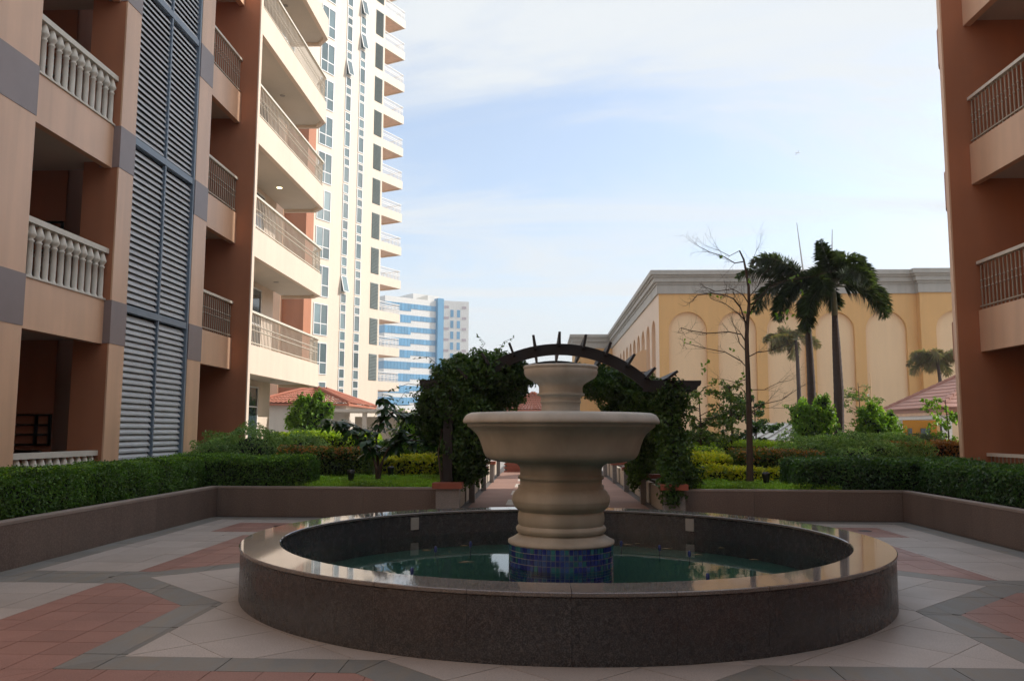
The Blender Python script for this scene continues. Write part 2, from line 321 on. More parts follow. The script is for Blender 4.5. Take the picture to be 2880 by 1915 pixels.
pave('border_paving', LIGHTT, rot4(mir([[(4.48, .34), (5.6, .34), (5.6, 3.5), (4.48, 3.5)]])+[[(3.5, 3.5), (5.6, 3.5), (5.6, 3.88), (3.5, 3.88)], [(3.5, 3.88), (3.88, 3.88), (3.88, 5.6), (3.5, 5.6)], [(5.1, 3.88), (5.6, 3.88), (5.6, 5.1), (5.1, 5.1)], [(3.88, 5.1), (5.6, 5.1), (5.6, 5.6), (3.88, 5.6)]]), .62, 0, .2, .34)
tag(box('terrace_paving', LIGHTT, None, CX-6, CX+6, -8.9, CY-5.92, -.03, -.001), kind='structure')
for sx, wd in ((-4.3, 'brown gully on the louvred building side'), (4.75, 'brown gully on the ochre mall side')):
    dr = MB().lathe([(0, .006), (.09, .006), (.105, .001)], (CX+sx, CY+4.65, 0), 20)
    tag(dr.build('floor_drain', BLACKM), 'small round floor drain in a red paving square, '+wd, 'drain')
# path between the planters
PX0, PX1 = -1.36, 2.0
path = tag(box('garden_path', GROUT, None, PX0-.3, PX1+.3, 14.62, 60, -.03, -.008), kind='structure')
yy = 14.64; k = 0
while yy < 31:
    for i in range(5):
        x0 = PX0-.1+i*.71; mm = PATHL if (1 <= i <= 3 and (k//2) % 2 == 0 and not (i == 2 and k % 4 == 3)) else PATHT
        MB().box(-.353, .353, 0, .69, -.02, 0).build('tile', mm, path, loc=(x0+.355, yy, 0))
    yy += .694; k += 1
# ------------------------------------------------------------------ fountain basin
RB, RI, HB, ZW = 3.083, 2.745, .467, .178
bs = thing('fountain_basin', (CX, CY, 0), 'low round dark granite pool wall with polished coping around the fountain', 'fountain basin')
core = MB().lathe([(RB-.03, .0), (RB-.03, HB-.035), (RI+.03, HB-.035), (RI+.03, .0)], (CX, CY, 0), 128); core.build('wall_core', GRAN, bs)
NS = 28
def seg(prof, gap, a0, a1, n=6):
    mb = MB(); mb.lathe(prof, (0, 0, 0), n, a0+gap, a1-gap); k = len(prof)
    mb.f.append(tuple(range(k))); mb.f.append(tuple(n*k+i for i in range(k))[::-1]); return mb
da = 2*math.pi/NS
po = [(RB-.028, .001), (RB, .001), (RB, HB-.037), (RB-.028, HB-.037), (RB-.028, .001)]
pi_ = [(RI+.028, HB-.037), (RI, HB-.037), (RI, .001), (RI+.028, .001), (RI+.028, HB-.037)]
pc = [(RI-.012, HB-.026), (RI-.012, HB-.006), (RI-.004, HB), (RB+.004, HB), (RB+.012, HB-.006), (RB+.012, HB-.026), (RB+.006, HB-.032), (RI-.006, HB-.032), (RI-.012, HB-.026)]
a_ = seg(po, .0002, 0, da).build('outer_panel', GRAN, bs, loc=(CX, CY, 0)); b_ = seg(pi_, .0002, 0, da).build('inner_panel', GRAN, bs, loc=(CX, CY, 0)); c_ = seg(pc, .0006, 0, da).build('coping_slab', COPE, bs, loc=(CX, CY, 0))
for i in range(1, NS):
    for s in (a_, b_, c_): inst(s, bs, (CX, CY, 0), (0, 0, i*da))
for px_, ang in ((1105, None), (1987, None)):
    p = U(px_, 1474, Y=CY+2.5); t = math.atan2(p[1]-CY, p[0]-CX); rr = RI-.006
    cc_ = np.array((CX+rr*math.cos(t), CY+rr*math.sin(t), .335)); tx = np.array((-math.sin(t), math.cos(t), 0))
    MB().obox(cc_, tx*.058, np.array((math.cos(t), math.sin(t), 0))*.007, np.array((0, 0, .075))).build('light_plate', PLATEW, bs)
MB().lathe([(RI+.02, .012), (0, .012)], (CX, CY, 0), 96).build('pool_floor', POOLF, bs)
wv = MB().lathe([(RI+.005, ZW), (0.0, ZW)], (CX, CY, 0), 96); tag(wv.build('pool_water', WATER), kind='structure')
# ------------------------------------------------------------------ tiered fountain
fo = thing('tiered_fountain', (CX, CY, 0), 'two-tier cream cast stone fountain on a blue mosaic plinth', 'fountain')
def prof(pts):
    o = []
    for hw, y in pts:
        yp = 980+y*.4209; xl = U(1581.8-hw*.4209, yp, Y=CY); xr = U(1581.8+hw*.4209, yp, Y=CY); o.append(((xr[0]-xl[0])/2*.985, (xl[2]+xr[2])/2))
    return o
def smooth_prof(p, sub=4):
    o = []
    for i in range(len(p)-1):
        p0, p1, p2, p3 = p[max(i-1, 0)], p[i], p[i+1], p[min(i+2, len(p)-1)]
        for k in range(sub):
            t = k/sub; o.append(tuple(.5*(2*p1[j]+(p2[j]-p0[j])*t+(2*p0[j]-5*p1[j]+4*p2[j]-p3[j])*t*t+(3*p1[j]-p0[j]-3*p2[j]+p3[j])*t**3) for j in (0, 1)))
    o.append(p[-1]); return o
base = prof([(282, 1226), (300, 1240), (330, 1258), (360, 1272), (360, 1288)])
tor3 = smooth_prof(prof([(280, 1226), (296, 1217), (305, 1200), (303, 1186), (292, 1174)]))+smooth_prof(prof([(284, 1172), (291, 1155), (294, 1130), (291, 1100), (284, 1080)]))
tor2 = smooth_prof(prof([(286, 1076), (302, 1064), (320, 1045), (331, 1015), (332, 1000), (325, 970), (308, 945), (294, 932)]))
neck = prof([(291, 930), (291, 908), (278, 905), (278, 868), (288, 866), (291, 858), (291, 845), (278, 842)])
pn = smooth_prof(prof([(277, 838), (277, 805), (283, 785), (300, 768), (330, 759)]))
MB().lathe((base[::-1]+tor3+tor2+neck+pn), (CX, CY, 0), 96).build('pedestal', STONE, fo, True)
bo = smooth_prof(prof([(330, 758), (400, 754), (462, 744), (500, 727), (520, 700), (532, 665), (545, 625), (563, 585), (590, 552), (615, 532), (632, 520)]))+prof([(634, 518), (634, 501)])+smooth_prof(prof([(658, 499), (663, 490), (660, 474), (648, 454), (634, 440), (610, 430)]))
rt, zt = bo[-1]; bo += [(rt-.10, zt+.004), (rt-.17, zt-.02), (rt-.25, zt-.16), (rt*.5, zt-.26), (0.05, zt-.28)]
MB().lathe(bo, (CX, CY, 0), 128).build('lower_bowl', STONE, fo, True)
up_ = prof([(150, 448), (150, 420), (131, 412), (131, 365), (138, 360), (138, 352), (134, 346), (136, 320), (150, 314), (163, 311), (163, 299), (150, 296)])+smooth_prof(prof([(148, 290), (148, 262), (153, 246), (170, 230), (200, 213), (232, 192), (246, 172), (250, 152), (247, 138)]))+smooth_prof(prof([(250, 136), (254, 128), (252, 119), (243, 114)]))
rt, zt = up_[-1]; up_ += [(rt-.05, zt), (rt-.09, zt-.03), (rt-.2, zt-.15), (.03, zt-.18)]
MB().lathe(up_, (CX, CY, 0), 96).build('upper_bowl', STONE, fo, True)
rb_, zb_ = base[-1]; zb_ += .0; RTI = rb_*.985
MB().lathe([(RTI-.008, -.0), (RTI-.008, zb_), (0, zb_)], (CX, CY, 0), 96).build('plinth', TGROUT, fo)
NT = 76; th_ = .0475; rest = MB(); ta = 2*math.pi/NT
tsrc = []
for m in TILEB: tsrc.append((m, seg([(RTI-.008, 0), (RTI, 0), (RTI, th_), (RTI-.008, th_), (RTI-.008, 0)], .0068, -ta/2, ta/2, 2)))
datas = [None]*3
nrow = 7; slot = lambda a, r: abs(((a+math.pi*2) % (2*math.pi))-(2*math.pi-1.98)) < .2 and r in (4,)
for r in range(nrow):
    z = zb_-.004-(r+1)*.0545
    for i in range(NT):
        a = i*ta; front = math.sin(a) < .32
        if slot(a, r): continue
        k = random.choices((0, 1, 2), (4, 3.2, 2.6))[0]
        if front and r < 6:
            if datas[k] is None: o = tsrc[k][1].build('mosaic_tile', TILEB[k], fo, loc=(CX, CY, z)); o.rotation_euler = (0, 0, a); datas[k] = o
            else: inst(datas[k], fo, (CX, CY, z), (0, 0, a))
        else:
            m = tsrc[k][1]; c, s = math.cos(a), math.sin(a); rest.add([(CX+x*c-y*s, CY+x*s+y*c, q+z) for x, y, q in m.v], m.f)
tag(rest.build('mosaic_back', TILEB[2], fo), kind='stuff')
sl = MB().lathe([(RTI-.006, zb_-.004-5*.0545), (RTI-.004, zb_-.004-4*.0545)], (CX, CY, 0), 8, -1.98-.19, -1.98+.2); sl.build('inlet_slot', DARKIN, fo)
# nozzles and debris in the pool
for i, (x, y) in enumerate([(1230, 1546), (1328, 1531), (1752, 1526), (1860, 1537), (1944, 1553), (1996, 1617), (1164, 1608)]):
    p = U(x, y, Z=ZW); nz = MB().lathe([(0, .0), (.016, 0), (.016, -.03), (.004, -.03), (.004, -.16), (.0, -.16)][::-1], (p[0], p[1], ZW), 10).lathe([(.02, 0), (.014, .03), (.004, .035), (0, .035)], (p[0], p[1], ZW), 10)
    tag(nz.build('water_nozzle', NOZ, smooth=True), 'small blue water jet nozzle standing in the pool', 'nozzle', 'nozzles in the fountain pool')
bx_ = MB().box(-.05, .05, -.03, .03, 0, .13).box(-.02, .02, -.012, .012, .13, .16); p = U(1452, 1490, Z=ZW); tag(bx_.build('pump_box', NOZ, loc=(p[0], p[1]+.05, ZW-.02)), 'blue box with red top behind the fountain pedestal', 'pump')
for i, (x, y, l) in enumerate([(1205, 1549, .1), (1310, 1535, .09), (1270, 1553, .03), (1317, 1581, .16), (1770, 1528, .12), (1798, 1525, .07), (1880, 1539, .13), (1967, 1555, .12), (2033, 1535, .07), (2126, 1567, .1)]):
    p = U(x, y, Z=ZW+.004); a = random.uniform(-.4, .4)
    lv = MB().add([(-l/2, 0, 0), (-l*.1, l*.14, .006), (l/2, 0, .002), (-l*.1, -l*.14, .005), (-l/2, 0, -.003), (-l*.1, l*.14, .003), (l/2, 0, -.001), (-l*.1, -l*.14, .002)], [(0, 3, 2, 1), (4, 5, 6, 7), (0, 1, 5, 4), (1, 2, 6, 5), (2, 3, 7, 6), (3, 0, 4, 7)])
    o = lv.build('fallen_leaf', LEAFF, loc=tuple(p)); o.rotation_euler = (0, 0, a); tag(o, 'dry brown leaf floating on the dark pool water', 'leaf', 'leaves floating in the pool')
# ------------------------------------------------------------------ planter walls
WL, WR, WB, HW = CX-5.9, CX+5.9+.06, 14.8, .513
def panels(root, x0, y0, x1, y1, nx, ny, th=.16):       # clad wall along a line, (nx,ny) = outward normal
    ln = math.hypot(x1-x0, y1-y0); n = max(1, round(ln/1.22)); tx, ty = (x1-x0)/ln, (y1-y0)/ln
    MB().obox(((x0+x1)/2-nx*th*.55, (y0+y1)/2-ny*th*.55, HW/2-.02), (tx*ln/2, ty*ln/2, 0), (nx*th*.45, ny*th*.45, 0), (0, 0, HW/2-.02)).build('wall_core', GROUT, root)
    src = MB().obox((0, 0, (HW-.035)/2), (tx*(ln/n/2-.0015), ty*(ln/n/2-.0015), 0), (nx*.012, ny*.012, 0), (0, 0, (HW-.035)/2)).build('stone_panel', WALLST, root, loc=(x0+tx*ln*.5/n-nx*.012, y0+ty*ln*.5/n-ny*.012, 0))
    s2 = MB().obox((0, 0, HW-.016), (tx*(ln/n/2-.0012), ty*(ln/n/2-.0012), 0), (nx*(th/2+.005), ny*(th/2+.005), 0), (0, 0, .016)).build('coping_stone', PTOP, root, loc=(x0+tx*ln*.5/n-nx*th/2, y0+ty*ln*.5/n-ny*th/2, 0))
    for i in range(1, n):
        t = ln*(i+.5)/n; inst(src, root, (x0+tx*t-nx*.012, y0+ty*t-ny*.012, 0)); inst(s2, root, (x0+tx*t-nx*th/2, y0+ty*t-ny*th/2, 0))
pw = thing('planter_wall', (WL, WB, 0), 'low brown stone retaining wall below the louvred apartment building', 'retaining wall')
panels(pw, WL, 2.6, WL, WB+.16, 1, 0); panels(pw, WL+.002, WB, -1.83, WB, 0, -1)
pw = thing('planter_wall', (WR, WB, 0), 'low brown stone retaining wall on the bare tree side', 'retaining wall')
panels(pw, WR, 2.6, WR, WB+.16, -1, 0); panels(pw, 2.38, WB, WR-.002, WB, 0, -1)
for nm, x0, x1, y0, y1 in (('planting_bed', -7.35, -1.86, 14.9, 27), ('planting_bed', -9.3, -7.35, 28.5, 31), ('planting_bed', 2.42, 13, 14.9, 34), ('planting_bed', -7.8, WL-.1, 2.6, 14.9), ('planting_bed', WR+.1, 8.2, 2.6, 14.9)):
    tag(box(nm, SOIL, None, x0, x1, y0, y1, -.04, .45), kind='structure')
# path planters and posts
for sx, xa, xb, wd in ((-1, -1.82, PX0-.06, 'louvred building'), (1, PX1+.06, 2.42, 'bare tree')):
    t = thing('path_planter', ((xa+xb)/2, 15, 0), 'long low cream planter wall along the path on the %s side' % wd, 'planter')
    xf = xb-.24 if sx < 0 else xa+.24
    for i in range(5):
        y0 = (14.78, 18.07, 21.62, 25.1, 28.85)[i]; y1 = (17.75, 21.3, 24.8, 28.5, 31.2)[i]
        box('wall_panel', CREAMW, t, xf-.05, xf+.05, y0, y1, 0, .43)
    ys = (14.55, 17.9, 21.45, 24.95, 28.65) if sx < 0 else (14.55, 17.95, 21.5, 24.97, 28.65)
    for i, y in enumerate(ys):
        wdn = 'first' if i == 0 else ('second' if i == 1 else ('third' if i == 2 else ('fourth' if i == 3 else 'fifth')))+' from pool'
        q = thing('planter_post', ((xa+xb)/2, y, 0), 'granite post with brick cap, %s, %s side' % (wdn, wd), 'post', 'planter posts along the path')
        if i == 0: box('post', GRAYP, q, xa, xb+(.0 if sx < 0 else 0), y, y+.24, 0, .51); box('cap', BRICKC, q, xa-.06, xb+.05, y-.05, y+.28, .512, .61)
        else: box('post', GRAYP, q, (xb-.12 if sx < 0 else xa), (xb if sx < 0 else xa+.12), y, y+.16, 0, .52); box('cap', BRICKC, q, (xb-.42 if sx < 0 else xa-.05), (xb+.05 if sx < 0 else xa+.42), y-.05, y+.22, .522, .61)
bw = thing('brick_end_wall', (.3, 31.2, 0), 'low reddish brick wall closing the far end of the path', 'wall')
for r in range(8):
    mbk = MB().box(-.098, .098, 0, .1, 0, .058)
    for i in range(17):
        x = -1.3+i*.203+(.1 if r % 2 else 0)
        if r == 0 and i == 0: bsrc = mbk.build('brick', BRICKC, bw, loc=(x, 31.2, r*.064))
        else: inst(bsrc, bw, (x, 31.2, r*.064))
box('mortar', GROUT, bw, -1.36, 2.1, 31.22, 31.28, 0, .5)
# ------------------------------------------------------------------ apartment buildings
FB = [3.02, 6.26, 9.46, 12.66, 15.86]; FHt = .79
bal_prof = [(.06, 0), (.06, .035), (.05, .05), (.044, .07), (.047, .3), (.043, .56), (.056, .575), (.056, .595), (.036, .61), (.055, .64), (.078, .68), (.08, .695), (.064, .745), (.052, .79), (.03, .85)]
bal_src = None
def balustrade(par, X, y0, y1, zb, n, sx):
    global bal_src
    box('handrail', BALU, par, X-sx*.10, X+sx*.04, y0, y1, zb+.85, zb+.94)
    box('bottom_rail', BALU, par, X-sx*.10, X+sx*.025, y0, y1, zb, zb+.03)
    for i in range(n):
        y = y0+(i+.5)*(y1-y0)/n
        if bal_src is None: bal_src = MB().lathe(bal_prof, (0, 0, 0), 12).build('baluster', BALU, par, True, loc=(X-sx*.03, y, zb+.0))
        else: inst(bal_src, par, (X-sx*.03, y, zb))
pk_src = None
def railing(par, X, y0, y1, zb, sp, sx, single=True, end=None):
    global pk_src
    box('handrail', RAILT, par, X-sx*.09, X+sx*.01, y0, y1, zb+.88, zb+.94)
    box('bottom_rail', RAILM if single else RAILW, par, X-sx*.06, X-sx*.02, y0, y1, zb+.06, zb+.085)
    n = int((y1-y0)/sp); pk = MB()
    def one(mb, y, xx):
        mb.box(xx-.009, xx+.009, y-.009, y+.009, .0, .88)
        for q in (.42, .56): mb.add([(xx-.03, y, q), (xx+.03, y, q), (xx, y-.036, q), (xx, y+.036, q), (xx, y, q-.035), (xx, y, q+.035)], [(0, 2, 5), (2, 1, 5), (1, 3, 5), (3, 0, 5), (2, 0, 4), (1, 2, 4), (3, 1, 4), (0, 3, 4)])
    if single:
        for i in range(n):
            y = y0+(i+.5)*(y1-y0)/n
            if pk_src is None: one(pk, 0, 0); pk_src = pk.build('picket', RAILM, par, loc=(X-sx*.04, y, zb))
            else: inst(pk_src, par, (X-sx*.04, y, zb))
    else:
        for i in range(n): one(pk, y0+(i+.5)*(y1-y0)/n, X-sx*.04)
        if end:
            for i in range(end[0]): one_y = y1+(end[2]-y1)*(i+.5)/end[0]; one(pk, one_y, X-sx*.04+(end[1]-X)*(i+.5)/end[0])
        tag(pk.build('picket_row', RAILW, par, loc=(0, 0, zb)), kind='stuff')
def window(par, X, y0, y1, z0, z1, sx, nv=1, nh=1, m=None, fr=.05, splits=None):
    f = MB(); x0, x1 = X, X+sx*.06
    f.box(x0, x1, y0, y0+fr, z0, z1).box(x0, x1, y1-fr, y1, z0, z1).box(x0, x1, y0+fr, y1-fr, z0, z0+fr).box(x0, x1, y0+fr, y1-fr, z1-fr, z1)
    zs = splits or [z0+(z1-z0)*i/nh for i in range(1, nh)]; ys = [y0+(y1-y0)*i/nv for i in range(1, nv)]
    for z in zs: f.box(x0, x1-sx*.008, y0+fr, y1-fr, z-fr*.4, z+fr*.4)
    for y in ys: f.box(x0, x1-sx*.004, y-fr*.4, y+fr*.4, z0+fr, z1-fr)
    o = f.build('window', FRAMEW, par); zz = [z0]+zs+[z1]; yv = [y0]+ys+[y1]
    for a in range(len(zz)-1):
        for b in range(len(yv)-1): box('pane', m or GLASSD, o, X+sx*.015, X+sx*.028, yv[b]+fr*.3, yv[b+1]-fr*.3, zz[a]+fr*.3, zz[a+1]-fr*.3)
    return o
# ---- left
lb = thing('apartment_building', (-12, 16, 0), 'peach apartment building with tall grey louvres, white balusters and long cream balconies', 'building')
XF, XP = -7.89, -7.76; TOPZ = 14.2
def pier(par, y0, y1, sx=-1, xp=XP, depth=.66):
    box('pier', PEACH, par, xp, xp+sx*.03, y0, y1, 0, TOPZ)
    box('pier_return', TERRA, par, xp+sx*.03, xp+sx*depth, y0+.002, y1-.002, 0, TOPZ-.01)
    for k, z in enumerate(FB[:4]): 
        box('stone_band', MAUVE, par, xp-sx*.008, xp+sx*(depth-.3), y0-.008, y1+.008, z+.012, z+FHt+.005)
pier(lb, 11.2, 12.2); pier(lb, 14.75, 15.3); pier(lb, 18.1, 18.8); pier(lb, 7.6, 8.4)
box('wall', TERRA, lb, -16, -9.9, -9, 21.0, 0, TOPZ); box('wall_front', PEACH, lb, -9.9, XP, -9, 7.6, 0, TOPZ)
box('return_wall', TERRA, lb, -9.9, -9.0, 15.25, 15.32, 0, TOPZ)
box('fin_wall', TERRA, lb, -9.9, -7.47, 21.0, 21.17, 0, TOPZ)
box('fin_edge', CREAMP, lb, -7.47, -7.44, 21.0, 21.17, 0, TOPZ)
box('recess_wall', TERRA, lb, -8.5, -8.42, 18.2, 18.7, 0, TOPZ)
for (y0, y1, kind) in ((12.2, 14.75, 0), (18.8, 21.0, 1), (8.4, 11.2, 0)):
    for k in range(-1, 4):
        zb = FB[k] if k >= 0 else -.60; zt = zb+FHt
        b = box('balcony', PEACH, lb, XF, XF-.14, y0+.003, y1-.003, max(zb, 0), zt)
        if k >= 0: box('soffit', SOFFIT, b, XF-.142, -9.9, y0+.004, y1+(.5 if kind == 0 else -.004), zb+.12, zb+.36)
        if k < 3:
            if kind == 0: balustrade(b, XF, y0+.01, y1-.01, zt, 12, 1)
            else: railing(b, XF, y0+.01, y1-.01, zt, .128, 1)
    for k in range(0, 4):
        z0 = (FB[k-1]+FHt) if k else .2; hgt = FB[k]-z0
        if kind == 0:
            window(lb, -9.9, y0+.2, y0+1.3, z0-.1, z0+hgt-.25, 1, 2, 2)
            lw = MB()      # ventilation louvre window and bracket on the return wall
            for i in range(4): lw.box(-9.75, -9.02, 15.18, 15.24, z0+1.0+i*.18, z0+1.03+i*.18)
            for x in (-9.75, -9.3, -9.04): lw.box(x, x+.03, 15.17, 15.245, z0+1.0, z0+1.57)
            lw.build('vent_window', SOFFIT, lb)
            br = MB(); br.box(-9.78, -9.06, 15.0, 15.05, z0+.86, z0+.92).box(-9.78, -9.72, 15.0, 15.05, z0+.1, z0+.86); br.obox((-9.42, 15.03, z0+.52), (.35, 0, .3), (0, .02, 0), (-.03, 0, .035)); br.build('bracket', PEACH, lb)
# louvre bay
lv = box('louvre_frame', LOUVF, lb, -7.79, -7.86, 16.675, 16.725, .1, 13.4)
box('louvre_back', DARKIN, lv, -8.1, -8.02, 15.3, 18.1, .0, 13.4); box('side_channel', LOUVF, lv, -7.77, -8.02, 18.02, 18.1, .0, 13.4); box('side_channel', LOUVF, lv, -7.79, -8.02, 15.3, 15.34, .0, 13.4)
ssrc = [None, None]
for (z0, z1) in ((.25, 3.66), (3.88, 6.9), (7.12, 10.1), (10.32, 13.3)):
    box('transom', LOUVF, lv, -7.78, -7.9, 15.34, 18.02, z1+.03, z1+.16)
    n = int((z1-z0)/.117)
    for i in range(n):
        z = z0+(i+.5)*(z1-z0)/n
        for q, (ya, yb) in enumerate(((15.345, 16.655), (16.745, 18.015))):
            if ssrc[q] is None: ssrc[q] = MB().obox((0, (ya+yb)/2, 0), (.034, 0, -.046), (0, (yb-ya)/2, 0), (.006, 0, .0045)).obox((.038, (ya+yb)/2, -.052), (.004, 0, 0), (0, (yb-ya)/2, 0), (0, 0, .02)).build('slat', LOUV, lv, loc=(-7.865, 0, z))
            else: inst(ssrc[q], lv, (-7.865, 0, z))
# far wing of the same building
XW = -7.93
box('wing_wall', CREAMP, lb, -16, -9.5, 21.17, 29.1, 0, 18)
box('wing_return', TERRA, lb, -9.5, -9.0, 21.17, 21.6, 0, TOPZ)
for k in range(0, 5):
    zb, zt = FB[k], FB[k]+FHt
    b = MB().prism([(XW, 21.18), (XW, 29.55), (-8.35, 30.1), (-9.5, 30.1), (-9.5, 29.98), (-8.42, 29.98), (XW-.14, 29.5), (XW-.14, 21.18)], zb, zt).build('wing_balcony', CREAMP, lb)
    MB().prism([(XW-.142, 21.18), (XW-.142, 29.48), (-8.43, 29.97), (-9.5, 29.97), (-9.5, 21.18)], zb+.1, zb+.34).build('soffit', SOFFIT, b)
    if k < 4:
        railing(b, XW, 21.2, 29.5, zt, .125, 1, False, (6, -8.38, 30.05))
        MB().obox((-8.19, 29.8, zt+.91), (-.19, .26, 0), (.04, .03, 0), (0, 0, .03)).build('handrail', RAILT, b)
    for yy_ in (23.5, 27.2): MB().lathe([(0, 0), (.085, 0), (.09, .012)], (-8.8, yy_, zb+.086), 14).build('downlight', DLIGHT if (k == 2 and yy_ > 25) else DOWN, b)
    z0 = (FB[k-1]+FHt) if k else .3
    for y0 in (22.0, 25.9): window(lb, -9.49, y0, y0+1.8, z0+.02, FB[k]-.1, 1, 2, 2, splits=[z0+(1.15 if k else 1.95)])
# stepped-back end of the wing, farther behind
box('rear_wing_wall', TERRA, lb, -22, -13.0, 45, 46.5, 0, 21); None
box('rear_wing_pier', PEACH, lb, -15.3, -14.2, 44.7, 45.0, 0, 21)
# ---- right
rbd = thing('apartment_building', (12, 10, 0), 'terracotta apartment building edge with brown metal balcony railings beside the gazebo side', 'building')
GX = 8.285; RTOP = 26
box('wall', TERRA, rbd, 10.3, 24, 12.6, 16.15, 0, 20.5); box('low_wall', TERRA, rbd, 10.3, 24, -4, 12.6, 0, 10.6); box('wall_front', PEACH, rbd, GX-.13, 10.3, -4, 11.2, 0, 10.6)
box('fin_wall', TERRA, rbd, 7.88, 24, 16.15, 16.27, 0, 20.6); box('fin_edge', PEACH, rbd, 7.85, 7.88, 16.152, 16.268, 0, 20.6)
box('rear_shade_wall', PEACH, rbd, 12.6, 24, 16.27, 25.2, 0, RTOP)  # unseen mass, placed and sized to keep sun off the left facade
for k in range(-1, 5):
    zb = (3.02+3.22*k if k > 1 else FB[k]) if k >= 0 else -.60; zt = zb+FHt; yb0 = 11.25 if k < 3 else 13.0
    b = box('balcony', PEACH, rbd, GX, GX+.14, yb0, 16.147, max(zb, 0), zt)
    if k >= 0: box('soffit', SOFFIT, b, GX+.142, 10.3, yb0, 16.146, zb+.12, zb+.36)
    if k < 3: railing(b, GX, 11.3, 16.13, zt, .128, -1)
    if k >= 0:
        cb = MB().lathe([(.0, zb), (.95, zb), (.95, zt), (0, zt)], (9.52, 17.6, 0), 32).build('rounded_balcony', TERRA, rbd, False)
        rr = MB().lathe([(.93, zt+.86), (.93, zt+.93), (.88, zt+.93), (.88, zt+.86), (.93, zt+.86)], (9.52, 17.6, 0), 32)
        for i in range(40): a = i*2*math.pi/40; rr.box(9.52+.9*math.cos(a)-.01, 9.52+.9*math.cos(a)+.01, 17.6+.9*math.sin(a)-.01, 17.6+.9*math.sin(a)+.01, zt, zt+.86)
        if k < 5: rr.build('rounded_railing', RAILT, cb)
box('link_wall', PEACH, rbd, 9.6, 12.6, 16.27, 18.4, 0, RTOP)
# ---- unseen block added behind the viewpoint to darken the faces turned to it
rk = thing('apartment_building', (0, -8, 0), 'unseen grey apartment block added opposite the pergola to shade the courtyard', 'building')
box('wall', REARW, rk, -9.9, 10.3, -20, -5.6, 0, 13.5)
for k in range(0, 4):
    for x in (-6, -1.5, 3, 7): box('window', GLASSD, rk, x-1.2, x+1.2, -5.6, -5.56, .3+3.2*k, 2.5+3.2*k)
    box('balcony', REARW, rk, -8, 8.5, -5.56, -4.4, 3.02+3.2*k, 3.81+3.2*k)
# ------------------------------------------------------------------ tower
TA = R(27); TD = np.array((math.sin(TA), math.cos(TA), 0)); TN = np.array((math.cos(TA), -math.sin(TA), 0)); TP = U(1066, 900, Y=75); TP[2] = 0
def tb(mb, u0, u1, n0, n1, z0, z1):
    c = TP+TD*(u0+u1)/2+TN*(n0+n1)/2; c = c+np.array((0, 0, (z0+z1)/2)); return mb.obox(c, TD*(u1-u0)/2, TN*(n1-n0)/2, (0, 0, (z1-z0)/2))
tw = thing('apartment_tower', tuple(TP), 'tall cream apartment tower with narrow window strips and corner balconies', 'tower')
tb(MB(), -22, 0, -16, 0, 0, 42).build('wall', TOWERW, tw)
tb(MB(), -5.9, -2.3, 0, .12, 0, 42).build('strip_backing', TOWERW, tw) if False else None
def twin(u0, u1, z0, z1, nv=1, sp=None, m=None, open_=False):
    f = MB(); fr = .07
    tb(f, u0, u0+fr, .0, .06, z0, z1); tb(f, u1-fr, u1, .0, .06, z0, z1); tb(f, u0+fr, u1-fr, .0, .06, z0, z0+fr); tb(f, u0+fr, u1-fr, .0, .06, z1-fr, z1)
    if nv == 2: tb(f, (u0+u1)/2-.035, (u0+u1)/2+.035, .0, .055, z0+fr, z1-fr)
    if sp: tb(f, u0+fr, u1-fr, .0, .05, sp-.04, sp+.04)
    o = f.build('window', FRAMEW, tw); us = [u0, (u0+u1)/2, u1] if nv == 2 else [u0, u1]; zs = [z0, sp, z1] if sp else [z0, z1]
    for i in range(len(us)-1):
        for j in range(len(zs)-1): tb(MB(), us[i]+.03, us[i+1]-.03, .005, .022, zs[j]+.03, zs[j+1]-.03).build('pane', m or GLASST, o)
    if open_:
        c = TP+TD*(u0+u1)/2+TN*.22+np.array((0, 0, (z0+z1)/2)); hh = (z1-z0)/2; a = R(14)
        v = np.array((0, 0, math.cos(a)))*hh-TN*math.sin(a)*hh
        fr_ = MB(); 
        for sgn in (-1, 1): fr_.obox(c+TD*sgn*((u1-u0)/2-.03), TD*.035, TN*.02, v); fr_.obox(c+sgn*v*.96, TD*(u1-u0)/2, TN*.02, v*.035)
        fr_.build('open_sash', FRAMEW, o); MB().obox(c, TD*(u1-u0)/2*.9, TN*.006, v*.93).build('sash_pane', m or GLASST, o)
